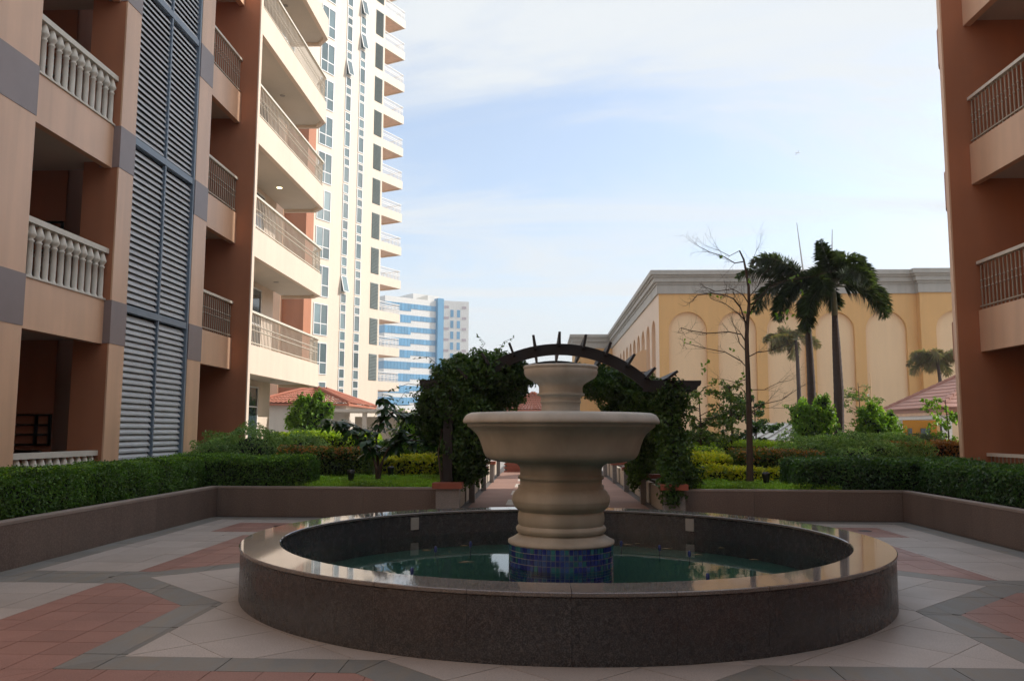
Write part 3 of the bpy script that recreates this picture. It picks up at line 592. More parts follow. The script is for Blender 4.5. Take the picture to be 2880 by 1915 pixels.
for k in range(-1, 12):
    z = 6.03+3.2*k
    if z > 1: twin(-8.62, -6.92, z, z+2.62, 2, z+.98)
    twin(-13.4, -11.7, z, z+2.62, 2, z+.98)
    for q, (u0, u1) in enumerate(((-5.4, -4.66), (-3.56, -2.8))):
        zt = 8.22+3.2*k
        if zt > 2:
            twin(u0, u1, zt-1.42, zt, open_=((k, q) in ((2, 0), (9, 1), (8, 0), (10, 1)))); twin(u0, u1, zt+.06, zt+.74); twin(u0, u1, zt+.82, zt+1.66)
    zl = 9.11+3.2*k
    if zl > 2:
        lo = tb(MB(), -1.37, -.26, 0, .02, zl, zl+2.35).build('louvre_panel', LOUVG, tw); sm = MB()
        for i in range(18): c = TP+TD*(-.815)+TN*.05+np.array((0, 0, zl+.08+i*.129)); sm.obox(c, TD*.53, TN*.03-np.array((0, 0, .03)), TN*.006+np.array((0, 0, .006)))
        tag(sm.build('louvre_blades', LOUVG, lo), kind='stuff')
    zf = 8.3+3.2*k
    if zf > 2:
        b = tb(MB(), .0, 3.12, -.14, 0, zf, zf+.78); tb(b, 2.98, 3.12, -2.3, -.14, zf, zf+.78); b = b.build('balcony', TOWERW, tw)
        tb(MB(), .0, 2.98, -2.3, -.14, zf+.06, zf+.3).build('soffit', PEACH, b)
        rl = MB(); tb(rl, 0, 3.1, -.1, -.04, zf+1.64, zf+1.7); tb(rl, 3.04, 3.1, -2.3, -.1, zf+1.64, zf+1.7)
        for i in range(24): tb(rl, .06+i*.128, .085+i*.128, -.085, -.06, zf+.78, zf+1.64)
        for i in range(16): tb(rl, 3.06, 3.085, -.2-i*.13, -.225-i*.13, zf+.78, zf+1.64)
        for q in (1.18, 1.34): tb(rl, 0, 3.1, -.09, -.055, zf+q, zf+q+.05)
        rl.build('railing', FRAMEW, b)
# ------------------------------------------------------------------ blue glass office block
OA = R(50); OD = np.array((math.sin(OA), math.cos(OA), 0)); ON_ = np.array((math.cos(OA), -math.sin(OA), 0)); OP = U(1000+930*440/1816, 780+300*440/1816, Y=260); OP[2] = 0
def ob(mb, u0, u1, n0, n1, z0, z1): return mb.obox(OP+OD*(u0+u1)/2+ON_*(n0+n1)/2+np.array((0, 0, (z0+z1)/2)), OD*(u1-u0)/2, ON_*(n1-n0)/2, (0, 0, (z1-z0)/2))
of = thing('office_building', tuple(OP), 'distant white office block with blue glass bands', 'office building')
ob(MB(), -18.1, 0, -20, 0, 0, 41.8).build('wall', OFFW, of); ob(MB(), -6.5, 3, -14, -3, 41.8, 44).build('roof_house', OFFW, of)
MB().add([tuple(OP+OD*a+ON_*b+np.array((0, 0, c))) for a, b, c in ((-7.2, -2, 41.8), (-1.8, -2, 41.8), (-1.8, -2, 43.8), (-7.2, -8, 41.8), (-1.8, -8, 41.8), (-1.8, -8, 43.8))], [(0, 1, 2), (3, 5, 4), (0, 3, 4, 1), (1, 4, 5, 2), (0, 2, 5, 3)]).build('roof_wedge', CORN, of)
for k in range(9):
    zt = 40.05-3.58*k
    if zt < 8: break
    for i in range(16):
        u0 = -18.0+i*1.12; lo = zt-(2.3 if i < 8 else 1.55)
        ob(MB(), u0+.03, min(u0+1.09, -.05), .0, .12, lo, zt).build('glass_panel', GLASSB, of)
    ob(MB(), -18.12, -18.0, -3.2, .1, zt-2.3, zt).build('end_glass', GLASSB, of)
ob(MB(), 0, 2.2, -1, 1.2, 0, 42.6).build('glass_fin', GLASSB, of)
AW = R(72); D2 = np.array((math.sin(AW), math.cos(AW), 0)); N2 = np.array((math.cos(AW), -math.sin(AW), 0)); P2 = OP+OD*2.2+ON_*1.2
def ob2(mb, u0, u1, n0, n1, z0, z1): return mb.obox(P2+D2*(u0+u1)/2+N2*(n0+n1)/2+np.array((0, 0, (z0+z1)/2)), D2*(u1-u0)/2, N2*(n1-n0)/2, (0, 0, (z1-z0)/2))
ob2(MB(), 0, 8.0, -8, 0, 0, 42).build('stair_wall', OFFW, of)
for k in range(9):
    zt = 39.2-3.42*k
    for u0 in (2.1, 4.2): ob2(MB(), u0, u0+1.0, 0, .08, zt-2.3, zt).build('window', GLASSB, of)
    for u0, u1 in ((-.02, 1.6), (5.8, 7.2)): ob2(MB(), u0, u1, 0, .06, zt+.45, zt+1.25).build('mauve_panel', OFFP, of)
# ------------------------------------------------------------------ arched shopping mall
ma = thing('shopping_mall', (8.33, 60, 0), 'long ochre hall with tall blind arches and heavy grey cornice', 'mall')
MX, MY = 8.33, 60.0
def arch_wall(name, P0, D, Nn, length, arches, top, m, zsp, depth=.26):   # wall face with arched recesses, P0 start point, D along, Nn outward
    mb = MB(); P0 = np.array(P0, float); D = np.array(D, float); Nn = np.array(Nn, float); Z = np.array((0, 0, 1.))
    pt = lambda u, z, d=0: tuple(P0+D*u+Z*z-Nn*d)
    cur = 0
    for (u0, u1) in arches:
        mb.add([pt(cur, 0), pt(u0, 0), pt(u0, top), pt(cur, top)], [(0, 1, 2, 3)]); r = (u1-u0)/2; uc = (u0+u1)/2; n = 20; zs = zsp
        us = [uc-r*math.cos(math.pi*i/n) for i in range(n+1)]; zz = [zs+r*math.sin(math.pi*i/n) for i in range(n+1)]
        for i in range(n):
            mb.add([pt(us[i], zz[i]), pt(us[i+1], zz[i+1]), pt(us[i+1], top), pt(us[i], top)], [(0, 1, 2, 3)])
            mb.add([pt(us[i], zz[i]), pt(us[i], zz[i], depth), pt(us[i+1], zz[i+1], depth), pt(us[i+1], zz[i+1])], [(0, 1, 2, 3)])
        for u in (u0, u1): mb.add([pt(u, 0), pt(u, zs), pt(u, zs, depth), pt(u, 0, depth)], [(0, 1, 2, 3)])
        cur = u1
    mb.add([pt(cur, 0), pt(length, 0), pt(length, top), pt(cur, top)], [(0, 1, 2, 3)])
    return mb.build(name, m, ma)
fa = [(9.01-MX, 11.72-MX), (12.5-MX, 15.22-MX), (15.95-MX, 18.66-MX), (19.37-MX, 22.1-MX), (22.86-MX, 25.74-MX)]
arch_wall('front_wall', (MX, MY, 0), (1, 0, 0), (0, -1, 0), 26.5-MX, fa, 11.5, MALLY, 8.65)
fb = [(27.54+i*3.6-26.5, 30.3+i*3.6-26.5) for i in range(4)]
arch_wall('projecting_wall', (26.5, MY-.5, 0), (1, 0, 0), (0, -1, 0), 16, fb, 11.5, MALLY, 8.65); box('return_face', MALLY, ma, 26.5, 26.6, MY-.498, MY+.2, 0, 11.5)
for (u0, u1) in fa: box('arch_panel', MALLP, ma, MX+u0-.05, MX+u1+.05, MY+.26, MY+.34, 0, 10.3)
for (u0, u1) in fb: box('arch_panel', MALLP, ma, 26.5+u0-.05, 26.5+u1+.05, MY-.24, MY-.1, 0, 10.3)
sa = [(1.9+i*3.3, 1.9+i*3.3+2.2) for i in range(11)]
arch_wall('side_wall', (MX, MY, 0), (0, 1, 0), (-1, 0, 0), 40, sa, 11.5, MALLS, 8.65, .35)
for (u0, u1) in sa: box('arch_panel', MALLY, ma, MX+.35, MX+.45, MY+u0-.05, MY+u1+.05, 0, 10)
box('hall_body', MALLY, ma, MX+.5, 44, MY+.35, 104, 0, 11.9)
arch_wall('far_wall', (3.9, 100, 0), (1, 0, 0), (0, -1, 0), MX-3.9, [], 11.4, MALLY, 8.65)
box('far_body', MALLY, ma, 3.9, MX, 100.02, 110, 0, 11.4)
for (z0, z1, p) in ((11.3, 11.95, .12), (11.95, 12.12, .2), (12.12, 12.45, .36), (12.45, 12.6, .48), (12.6, 12.92, .62)):
    c = MB(); c.prism([(MX-p, MY-p), (26.5-p, MY-p), (26.5-p, MY-.5-p), (45, MY-.5-p), (45, 104), (MX+1, 104), (MX+1, 100-p), (3.9-p, 100-p), (3.9-p, 99.9-p), (MX-p, 99.9-p)], z0, z1) if False else None
    c.prism([(MX-p, MY-p), (45, MY-p), (45, 99.99), (MX-p, 99.99)], z0, z1); c.box(26.5-p, 45.2, MY-.5-p, MY-p-.001, z0, z1); c.box(3.9-p, MX-p-.001, 100-p, 110, z0, z1)
    c.build('cornice', CORN, ma)
aw = MB()
for i in range(9): 
    a0, a1 = math.pi/2*i/8, math.pi/2*(i+1)/8
    if i < 8: aw.add([(MX-1.5*math.sin(a0), 67.5, 6.2+1.8*math.cos(a0)), (MX-1.5*math.sin(a1), 67.5, 6.2+1.8*math.cos(a1)), (MX-1.5*math.sin(a1), 70.5, 6.2+1.8*math.cos(a1)), (MX-1.5*math.sin(a0), 70.5, 6.2+1.8*math.cos(a0))], [(0, 1, 2, 3)])
    if i < 8: aw.add([(MX, 67.5, 6.2), (MX-1.5*math.sin(a0), 67.5, 6.2+1.8*math.cos(a0)), (MX-1.5*math.sin(a1), 67.5, 6.2+1.8*math.cos(a1))], [(0, 1, 2)])
aw.build('awning', MALLP, ma); box('awning_wall', MALLP, ma, MX-.9, MX-.02, 67.6, 70.4, 0, 6.2); box('awning_bar', METALD, ma, MX-1.5, MX, 67.44, 67.5, 6.15, 6.25)
for nm, (x0, y0, x1, y1), dl in (('rooftop_mast', (2238, 620, 2258, 760), 'slim tilted mast rising above the mall roof behind the left palm crown'), ('rooftop_mast', (2338, 638, 2338, 760), 'short upright mast above the mall roof behind the tallest palm')):
    p0 = U(x0, y0, Y=66); p1 = U(x1, y1, Y=66); q = p1+(p1-p0)*.02
    tag(MB().tube([tuple(q), tuple((q+p0)/2), tuple(p0)], [.07, .05, .025], 6).build(nm, MAST), dl, 'mast')
# ------------------------------------------------------------------ red-roofed house, canopy, gazebo, kiosk, lean-to
hs = thing('garden_house', (-11.8, 44, 0), 'low beige house with red tiled hip roof beyond the hedge', 'house')
hx0, hx1, hy0, hy1, hz, hpz = -14.6, -9.84, 42.4, 49, 2.75, 3.75
box('wall', HOUSEW, hs, hx0+.2, hx1-.12, hy0+.2, hy1, 0, hz)
def hip(name, m, par, x0, x1, y0, y1, z, zp, px0, py0, px1, py1, wave=.24, amp=.045):
    # tiled hip roof: rolls of tiles run down each slope
    faces = [((x0, y0), (x1, y0), (px1, py0), (px0, py0)), ((x1, y0), (x1, y1), (px1, py1), (px1, py0)), ((x1, y1), (x0, y1), (px0, py1), (px1, py1)), ((x0, y1), (x0, y0), (px0, py0), (px0, py1))]
    for (a, b, c, d_) in faces:
        a3, b3 = np.array((*a, z)), np.array((*b, z)); c3, d3 = np.array((*c, zp)), np.array((*d_, zp)); ln = np.linalg.norm(b3-a3); n = max(3, int(ln/wave)); mb = MB()
        nr = np.cross(b3-a3, d3-a3); nr /= np.linalg.norm(nr); rows = 9
        for i in range(n):
            for r in range(rows):
                for s in range(4):
                    t0, t1 = (i+s/4)/n, (i+(s+1)/4)/n; v0, v1 = r/rows, (r+1)/rows
                    f = lambda t, v, q: a3+(b3-a3)*t+((d3+(c3-d3)*t)-(a3+(b3-a3)*t))*v+nr*(amp*math.sin(math.pi*q)+.03*(1-(v-r/rows)*rows))
                    mb.add([tuple(f(t0, v0, s/4)), tuple(f(t1, v0, (s+1)/4)), tuple(f(t1, v1, (s+1)/4)), tuple(f(t0, v1, s/4))], [(0, 1, 2, 3)])
        tag(mb.build(name, m, par), kind='stuff')
    for p, q in (((x0, y0), (px0, py0)), ((x1, y0), (px1, py0)), ((x1, y1), (px1, py1)), ((x0, y1), (px0, py1))):
        MB().tube([(*p, z+.05), ((p[0]+q[0])/2, (p[1]+q[1])/2, (z+zp)/2+.07), (*q, zp+.07)], .09, 8).build('ridge', m, par)
    MB().box(x0+.02, x1-.02, y0+.02, y1-.02, z-.12, z-.005).build('eave', m, par)
hip('roof_tiles', ROOFR, hs, hx0-.2, hx1+.1, hy0-.1, hy1+.3, hz+.1, hpz, -12.2, 44.6, -12.1, 46.8)
cn = thing('flat_canopy', (-8.6, 41, 0), 'pale flat roofed canopy with posts beside the red-roofed house', 'canopy')
box('roof_slab', HOUSEW, cn, -10.9, -6.6, 40.4, 43.5, 2.38, 2.52)
for x in (-10.6, -8.6, -6.9): box('post', HOUSEW, cn, x-.1, x+.1, 40.6, 40.8, 0, 2.38)
box('back_wall', HOUSEW, cn, -9.7, -4.4, 43.5, 43.7, 0, 2.2)
gz = thing('garden_gazebo', (18.5, 38, 0), 'open gazebo with pinkish tiled hip roof and white columns', 'gazebo')
def course_roof(par, x0, x1, y0, y1, z, zp, px, py, n=11):
    for i in range(n):
        t0, t1 = i/n, (i+1)/n; q = lambda a, b, t: a+(b-a)*t; mb = MB(); lo, hi = z+(zp-z)*t0+.03, z+(zp-z)*t1
        A = [(q(x0, px, t0), q(y0, py, t0)), (q(x1, px, t0), q(y0, py, t0)), (q(x1, px, t0), q(y1, py, t0)), (q(x0, px, t0), q(y1, py, t0))]
        B = [(q(x0, px, t1), q(y0, py, t1)), (q(x1, px, t1), q(y0, py, t1)), (q(x1, px, t1), q(y1, py, t1)), (q(x0, px, t1), q(y1, py, t1))]
        mb.add([(*a, lo-.05) for a in A]+[(*a, lo) for a in A]+[(*b, hi) for b in B], [(j, (j+1) % 4, (j+1) % 4+4, j+4) for j in range(4)]+[(j+4, (j+1) % 4+4, (j+1) % 4+8, j+8) for j in range(4)]); mb.build('tile_course', ROOFP, par)
    for (a, b) in ((x0, y0), (x1, y0), (x1, y1), (x0, y1)):
        mb = MB()
        for i in range(14):
            t = (i+.3)/14; c = np.array((a+(px-a)*t, b+(py-b)*t, z+(zp-z)*t+.06)); mb.obox(c, np.array((px-a, py-b, zp-z))/14*.4, (.07, -.07, 0), (0, 0, .05))
        tag(mb.build('hip_tiles', ROOFP, par), kind='stuff')
course_roof(gz, 17.35, 26, 37.6, 43.6, 2.62, 5.0, 21.6, 40.6, 13)
box('eave_band', ROOFP, gz, 17.45, 25.9, 37.7, 43.5, 2.42, 2.6); box('fascia_band', PEACH, gz, 17.5, 25.8, 37.75, 43.45, 2.28, 2.42); box('beam', FRAMEW, gz, 17.6, 25.7, 37.85, 43.3, 2.12, 2.28)
for x, y in ((17.85, 38), (25.5, 38), (17.85, 43.1), (25.5, 43.1)): MB().lathe([(.2, 0), (.2, 2.12)], (x, y, 0), 16).build('column', FRAMEW, gz, True)
ks = thing('yellow_kiosk', (19, 45, 0), 'bright yellow kiosk with small dark windows under the gazebo roof', 'kiosk')
box('wall', YELLOW, ks, 18.2, 20.35, 44.4, 46.5, 0, 2.3)
for x0, x1 in ((18.25, 18.45), (18.85, 19.05), (19.5, 19.95)): box('window', GLASSD, ks, x0, x1, 44.34, 44.4, 1.05, 1.72)
ln_ = thing('lean_to_roof', (12, 42, 0), 'grey standing-seam metal lean-to roof at the foot of the arches', 'shed roof')
q = [U(2165, 1184, Y=43.4), U(2345, 1181, Y=43.4), U(2290, 1232, Y=41.2), U(2080, 1228, Y=41.2)]
v = [tuple(p) for p in q]+[tuple(p-np.array((0, 0, .06))) for p in q]
MB().add(v, [(0, 1, 2, 3), (7, 6, 5, 4), (0, 3, 7, 4), (1, 5, 6, 2), (3, 2, 6, 7), (0, 4, 5, 1)]).build('roof_sheet', METALR, ln_)
for i in range(9):
    t = i/8.; a = q[0]+(q[1]-q[0])*t; b = q[3]+(q[2]-q[3])*t; MB().tube([tuple(a+np.array((0, 0, .03))), tuple(b+np.array((0, 0, .03)))], .035, 5).build('seam', METALD, ln_)
for x in (10.2, 13.6): box('post', METALD, ln_, x, x+.1, 41.6, 41.7, 0, 1.2)
rr_ = thing('far_pavilion', (-.6, 60, 0), 'small far pavilion with coral red tiled roof seen through the pergola', 'pavilion')
hip('roof_tiles', ROOFR, rr_, -2.6, 1.2, 59, 63, 3.0, 4.2, -.7, 61, -.6, 61.2); box('wall', HOUSEW, rr_, -2.3, .9, 59.3, 62.7, 0, 2.95)
# ------------------------------------------------------------------ pergola
pg = thing('arched_pergola', (.3, 17, 0), 'dark wooden arched pergola over the path', 'pergola')
PC = .31; Rr = 2.37; zc_ = 3.07-Rr
def arch(y):
    mb = MB(); n = 28; a0 = math.asin(1.68/Rr); ring = []
    for i in range(n+1):
        a = -a0+2*a0*i/n
        for rr in (Rr-.2, Rr): 
            for dy in (-.045, .045): ring.append((PC+rr*math.sin(a), y+dy, zc_+rr*math.cos(a)))
    fs = []
    for i in range(n):
        o = i*4; p = o+4; fs += [(o, p, p+2, o+2), (o+1, o+3, p+3, p+1), (o+2, p+2, p+3, o+3), (o, o+1, p+1, p)]
    fs += [(0, 2, 3, 1), (n*4, n*4+1, n*4+3, n*4+2)]
    return mb.add(ring, fs)
for y in (15.2, 18.9):
    arch(y).build('arch_beam', WOOD, pg)
    for s in (-1, 1):
        xa, xb = PC+s*1.5, PC+s*2.53
        prf = [(xa, 2.21), (xb-s*.16, 2.21), (xb-s*.15, 2.24), (xb-s*.08, 2.25), (xb-s*.06, 2.3), (xb-s*.02, 2.32), (xb, 2.36), (xb, 2.41), (xa, 2.41)]
        n = len(prf); MB().add([(x, y-.05, z) for x, z in prf]+[(x, y+.05, z) for x, z in prf], [tuple(range(n)), tuple(range(n, 2*n))[::-1]]+[(i, i+n, (i+1) % n+n, (i+1) % n) for i in range(n)]).build('bracket_beam', WOOD, pg)
        box('post', WOOD, pg, PC+s*2.0-.085, PC+s*2.0+.085, y-.085, y+.085, .45, 2.22)
for x, z in ((-1.5, 2.6), (-1.08, 2.88), (-.59, 3.06), (-.16, 3.2), (.31, 3.26), (.78, 3.21), (1.22, 3.07), (1.64, 2.86), (2.0, 2.62), (2.39, 2.56)):
    dx, dz = x-PC, z-zc_; ln2 = math.hypot(dx, dz); r_ = np.array((dx/ln2, 0, dz/ln2)) if abs(dx) < 1.9 else np.array((.8, 0, .6))
    c = np.array((x, 17.05, z))-r_*.12; MB().obox(c, np.array((r_[2], 0, -r_[0]))*.022, (0, 2.15, 0), r_*.12).build('purlin', WOOD, pg)
# ------------------------------------------------------------------ foliage helpers
def unit(a): return a/(np.linalg.norm(a, axis=1)[:, None]+1e-9)
def leafV(P, Nn, size, asp=.5, rnd=.8, droop=.25, fold=.12, svar=.35):
    n = len(P); nr = unit(Nn+RNG.normal(0, rnd, (n, 3))); ax = RNG.normal(0, 1, (n, 3)); ax[:, 2] -= droop; ax += Nn*.35
    ax = unit(ax-nr*(ax*nr).sum(1)[:, None]); bi = np.cross(nr, ax); s = (size*(1+RNG.uniform(-svar, svar, n)))[:, None]; wv = s*asp*.5
    V = np.empty((n, 4, 3), dtype=np.float32); V[:, 0] = P-ax*s*.5; V[:, 1] = P+bi*wv+nr*fold*s-ax*s*.08; V[:, 2] = P+ax*s*.5-nr*fold*s*.5; V[:, 3] = P-bi*wv+nr*fold*s-ax*s*.08
    i = np.arange(n)*4; Fc = np.concatenate([np.stack([i, i+1, i+2], 1), np.stack([i, i+2, i+3], 1)])
    return V.reshape(-1, 3), Fc
def cat(parts):
    Vs, Fs, o = [], [], 0
    for V, Fc in parts: Vs.append(V); Fs.append(Fc+o); o += len(V)
    return np.concatenate(Vs), np.concatenate(Fs)
def wob(P, amp, sc_, seed):
    s = seed*1.7
    return amp*(np.sin(P[:, 0]*sc_+s)+np.sin(P[:, 1]*sc_*1.13+s*2.1)+np.sin((P[:, 0]+P[:, 1])*sc_*2.3+s*.7+P[:, 2]*sc_*1.9)*.6)/2.6
def hedge_part(boxes, dens, size, seed, amp=.04, asp=.5, round_=0.0):
    parts = []; core = MB()
    for (x0, x1, y0, y1, z0, z1) in boxes:
        faces = [((x0, y0, z1), (x1-x0, 0, 0), (0, y1-y0, 0), (0, 0, 1)), ((x0, y0, z0), (x1-x0, 0, 0), (0, 0, z1-z0), (0, -1, 0)), ((x0, y0, z0), (0, y1-y0, 0), (0, 0, z1-z0), (-1, 0, 0)), ((x1, y0, z0), (0, y1-y0, 0), (0, 0, z1-z0), (1, 0, 0)), ((x0, y1, z0), (x1-x0, 0, 0), (0, 0, z1-z0), (0, 1, 0))]
        for o, a, b, nn_ in faces:
            o, a, b, nn_ = map(np.array, (o, a, b, nn_)); o = o.astype(float); ar = np.linalg.norm(a)*np.linalg.norm(b); n = int(ar*dens)
            if n < 2: continue
            P = o+RNG.random((n, 1))*a+RNG.random((n, 1))*b; Nn = np.repeat(nn_[None].astype(float), n, 0)
            # round the edges of the clipped form
            c = np.array(((x0+x1)/2, (y0+y1)/2, (z0+z1)/2)); hd = np.array(((x1-x0)/2, (y1-y0)/2, (z1-z0)/2)); rr = .16
            q = (P-c); ex = np.clip(np.abs(q)-(hd-rr), 0, None); l = np.linalg.norm(ex, axis=1)+1e-9; k = np.where(l > rr, rr/l, 1)[:, None]
            P = c+np.sign(q)*(np.minimum(np.abs(q), hd-rr)+ex*k)
            P = P+Nn*(wob(P, amp, 3.1, seed)+RNG.normal(0, .022, n)-RNG.random(n)**3*.07)[:, None]
            parts.append(leafV(P, Nn, size, asp))
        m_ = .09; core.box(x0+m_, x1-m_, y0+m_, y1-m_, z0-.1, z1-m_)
    return cat(parts), core
def hedge(name, label, boxes, m, dens, size, seed, amp=.04, base=.45, tip=None, group=None, asp=.5):
    b = boxes[0]; t = thing(name, ((b[0]+b[1])/2, (b[2]+b[3])/2, base), label, 'hedge', group)
    (V, Fc), core = hedge_part(boxes, dens, size, seed, amp, asp); fmesh('foliage', V, Fc, m, t); core.build('shade_core', CORE, t)
    if tip:
        parts = []
        for (x0, x1, y0, y1, z0, z1) in boxes:
            n = int((x1-x0)*(y1-y0)*tip[1]); P = np.stack([RNG.uniform(x0, x1, n), RNG.uniform(y0, y1, n), np.full(n, z1)-RNG.random(n)**2*.12+.03], 1); P[:, 2] += wob(P, amp, 3.1, seed)
            parts.append(leafV(P, np.repeat(np.array([[0, -.3, 1.]]), n, 0), size, asp))
            n = int((x1-x0)*.22*tip[1]); P = np.stack([RNG.uniform(x0, x1, n), np.full(n, y0), z1-RNG.random(n)**1.5*.22], 1); parts.append(leafV(P, np.repeat(np.array([[0, -1., .3]]), n, 0), size, asp))
        V, Fc = cat(parts); fmesh('leaf_tips', V, Fc, tip[0], t)
    return t
def blob(ells, n, size, seed, asp=.5, rnd=.8, droop=.25, shell=.55, amp=.13):
    parts = []; vol = np.array([r[0]*r[1]+r[1]*r[2]+r[0]*r[2] for c, r in ells]); cnt = (n*vol/vol.sum()).astype(int)
    for (c, r), k in zip(ells, cnt):
        d_ = unit(RNG.normal(0, 1, (k, 3))); rad = (shell+(1-shell)*RNG.random(k)**.6); rad *= 1+amp*np.sin(d_[:, 0]*5+seed)*np.cos(d_[:, 1]*6+seed*2)+amp*.8*np.sin(d_[:, 2]*9+d_[:, 0]*7+seed*3)
        P = np.array(c)+d_*np.array(r)*rad[:, None]; parts.append(leafV(P, unit(d_/np.array(r)), size, asp, rnd, droop))
    return cat(parts)
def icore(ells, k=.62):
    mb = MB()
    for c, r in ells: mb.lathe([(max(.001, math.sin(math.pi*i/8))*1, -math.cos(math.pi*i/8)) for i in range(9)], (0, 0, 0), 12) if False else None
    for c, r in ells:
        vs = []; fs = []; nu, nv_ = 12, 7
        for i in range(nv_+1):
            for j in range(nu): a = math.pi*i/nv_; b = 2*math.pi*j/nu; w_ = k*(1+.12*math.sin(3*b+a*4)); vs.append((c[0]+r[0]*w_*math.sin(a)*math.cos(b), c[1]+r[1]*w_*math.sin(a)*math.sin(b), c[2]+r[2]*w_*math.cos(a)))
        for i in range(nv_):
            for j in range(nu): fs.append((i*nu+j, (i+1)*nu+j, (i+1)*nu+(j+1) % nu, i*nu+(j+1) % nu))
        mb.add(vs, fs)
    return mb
def loose(ells, n, seed):
    rs = random.Random(seed); o = list(ells)
    for i in range(n):
        c, r = rs.choice(ells); a = rs.uniform(0, 6.28); b = rs.uniform(-.3, 1.4); k = rs.uniform(.75, 1.15); q = rs.uniform(.18, .38)
        o.append(((c[0]+r[0]*k*math.cos(a)*math.cos(b), c[1]+r[1]*k*math.sin(a)*math.cos(b), c[2]+r[2]*k*math.sin(b)), (r[0]*q, r[1]*q, r[2]*q*1.2)))
    return o
def shrub(name, label, ells, m, n, size, seed, core=True, cat_='shrub', stem=True, base=.45, **kw):
    c = ells[0][0]; t = thing(name, (c[0], c[1], base), label, cat_); V, Fc = blob(ells, n, size, seed, **kw); fmesh('foliage', V, Fc, m, t)
    if core: icore(ells).build('shade_core', CORE, t)
    if stem:
        mb = MB()
        for i in range(4): mb.tube([(c[0]+random.uniform(-.05, .05), c[1]+random.uniform(-.05, .05), base-.1), (c[0]+random.uniform(-.2, .2), c[1]+random.uniform(-.2, .2), (base+c[2])/2), (c[0]+random.uniform(-.4, .4)*ells[0][1][0], c[1]+random.uniform(-.4, .4)*ells[0][1][1], c[2])], [.035, .025, .012], 6)
        mb.build('stems', BARK, t)
    return t
# ------------------------------------------------------------------ hedges and beds
hedge('clipped_hedge', 'long dark green clipped hedge below the white baluster balconies', [(-6.75, -5.98, 3.4, 14.95, .45, .98), (-6.9, -4.15, 14.98, 15.75, .45, 1.01)], HDARK, 3300, .042, 1, tip=(FRESH, 420))
hedge('clipped_hedge', 'long deep green clipped hedge below the brown metal railings', [(6.5, 7.4, 3.4, 15.0, .45, .98), (4.42, 7.6, 15.0, 16.1, .45, 1.02)], HDARK2, 2300, .052, 2, tip=(HDARK, 500))
hedge('red_tipped_hedge', 'red-tipped clipped hedge behind the dark hedge on the louvred building side', [(-5.4, -3.55, 17.1, 18.0, .45, 1.13)], UNDER, 1500, .055, 3, tip=(REDL, 380))
hedge('red_tipped_hedge', 'red-tipped clipped hedge behind the bare tree', [(3.86, 5.6, 17.0, 17.9, .45, 1.12)], UNDER, 1500, .055, 4, tip=(REDL, 380))
hedge('yellow_hedge', 'bright yellow-green hedge behind the large-leaved small tree', [(-3.5, -2.0, 17.8, 18.7, .45, .95)], YELL, 1100, .07, 5, .06)
hedge('yellow_hedge', 'bright yellow-green hedge between the pergola and bare tree', [(2.75, 3.86, 17.2, 18.1, .45, 1.02), (3.0, 4.9, 16.3, 17.0, .45, .83)], YELL, 1000, .07, 6, .06)
hedge('orange_hedge', 'orange-red low hedge at the foot of the terracotta wall', [(8.6, 11.2, 22.6, 23.6, .45, 1.25)], REDL, 700, .07, 7, .06)
hedge('lime_hedge', 'sunlit lime-green hedge in front of the red-roofed house', [(-7.3, -4.5, 22.4, 24.0, .45, 1.42)], LIME, 800, .07, 8, .07)
hedge('lime_hedge', 'sunlit lime-green hedge in front of the metal lean-to roof', [(3.6, 6.6, 22.0, 23.4, .45, 1.22)], LIME, 800, .07, 9, .07)
hedge('low_hedge', 'mixed green hedge behind the pergola on the sapling side', [(2.6, 4.2, 19.8, 20.8, .45, 1.12)], UNDER, 1100, .06, 10, .06, tip=(LIME, 500))
hedge('low_hedge', 'dark low hedge beyond the yellow hedge beside the pergola vines', [(-4.2, -1.95, 21.0, 22.2, .45, 1.2)], HDARK, 900, .06, 12, .07)
shrub('variegated_shrub', 'grey-green variegated mound of shrubs at the foot of the terracotta fin', [((-6.3, 18.2, .8), (1.15, .9, .78)), ((-5.3, 18.5, .75), (.85, .8, .7)), ((-6.9, 18.0, .75), (.7, .7, .6))], VARI, 26000, .075, 21, asp=.3, shell=.8)
shrub('variegated_shrub', 'long grey-green variegated mound behind the deep green hedge', [((5.9, 18.9, .75), (1.2, .9, .7)), ((7.3, 19.0, .8), (1.3, .9, .72)), ((6.6, 18.4, .7), (1.2, .8, .65))], VARI, 32000, .075, 22, asp=.3, shell=.8)
shrub('round_shrub', 'light green bush in front of the beige house wall', loose([((-8.3, 29.5, 1.6), (.6, .55, .9)), ((-7.9, 29.4, 1.9), (.5, .45, .75)), ((-8.5, 29.5, 2.1), (.4, .4, .6))], 16, 1), FRESH, 6500, .15, 23, shell=.3, asp=.34, rnd=1.1, amp=.3)
shrub('round_shrub', 'bright fresh green bush at the foot of the leaning palm', loose([((8.75, 28.2, 1.5), (.5, .5, .8)), ((9.25, 28.3, 1.8), (.45, .4, .7)), ((8.5, 28.2, 1.9), (.35, .3, .4))], 18, 2), FRESH, 6500, .15, 24, shell=.3, asp=.34, rnd=1.1, amp=.3)
shrub('round_shrub', 'bright fresh green bush beside the yellow kiosk', loose([((11.0, 28.2, 1.5), (.6, .6, .8)), ((11.4, 28.2, 1.3), (.42, .4, .75)), ((10.8, 28.2, 1.75), (.4, .4, .55))], 18, 3), FRESH, 6500, .15, 25, shell=.3, asp=.34, rnd=1.1, amp=.3)
shrub('dark_underplanting', 'dark green low strap plants around the palm trunks', [((9.4, 27.6, .95), (1.5, .6, .55)), ((10.9, 27.6, .9), (1.3, .6, .5))], DTREE, 7000, .2, 26, asp=.16, shell=.6, droop=0)
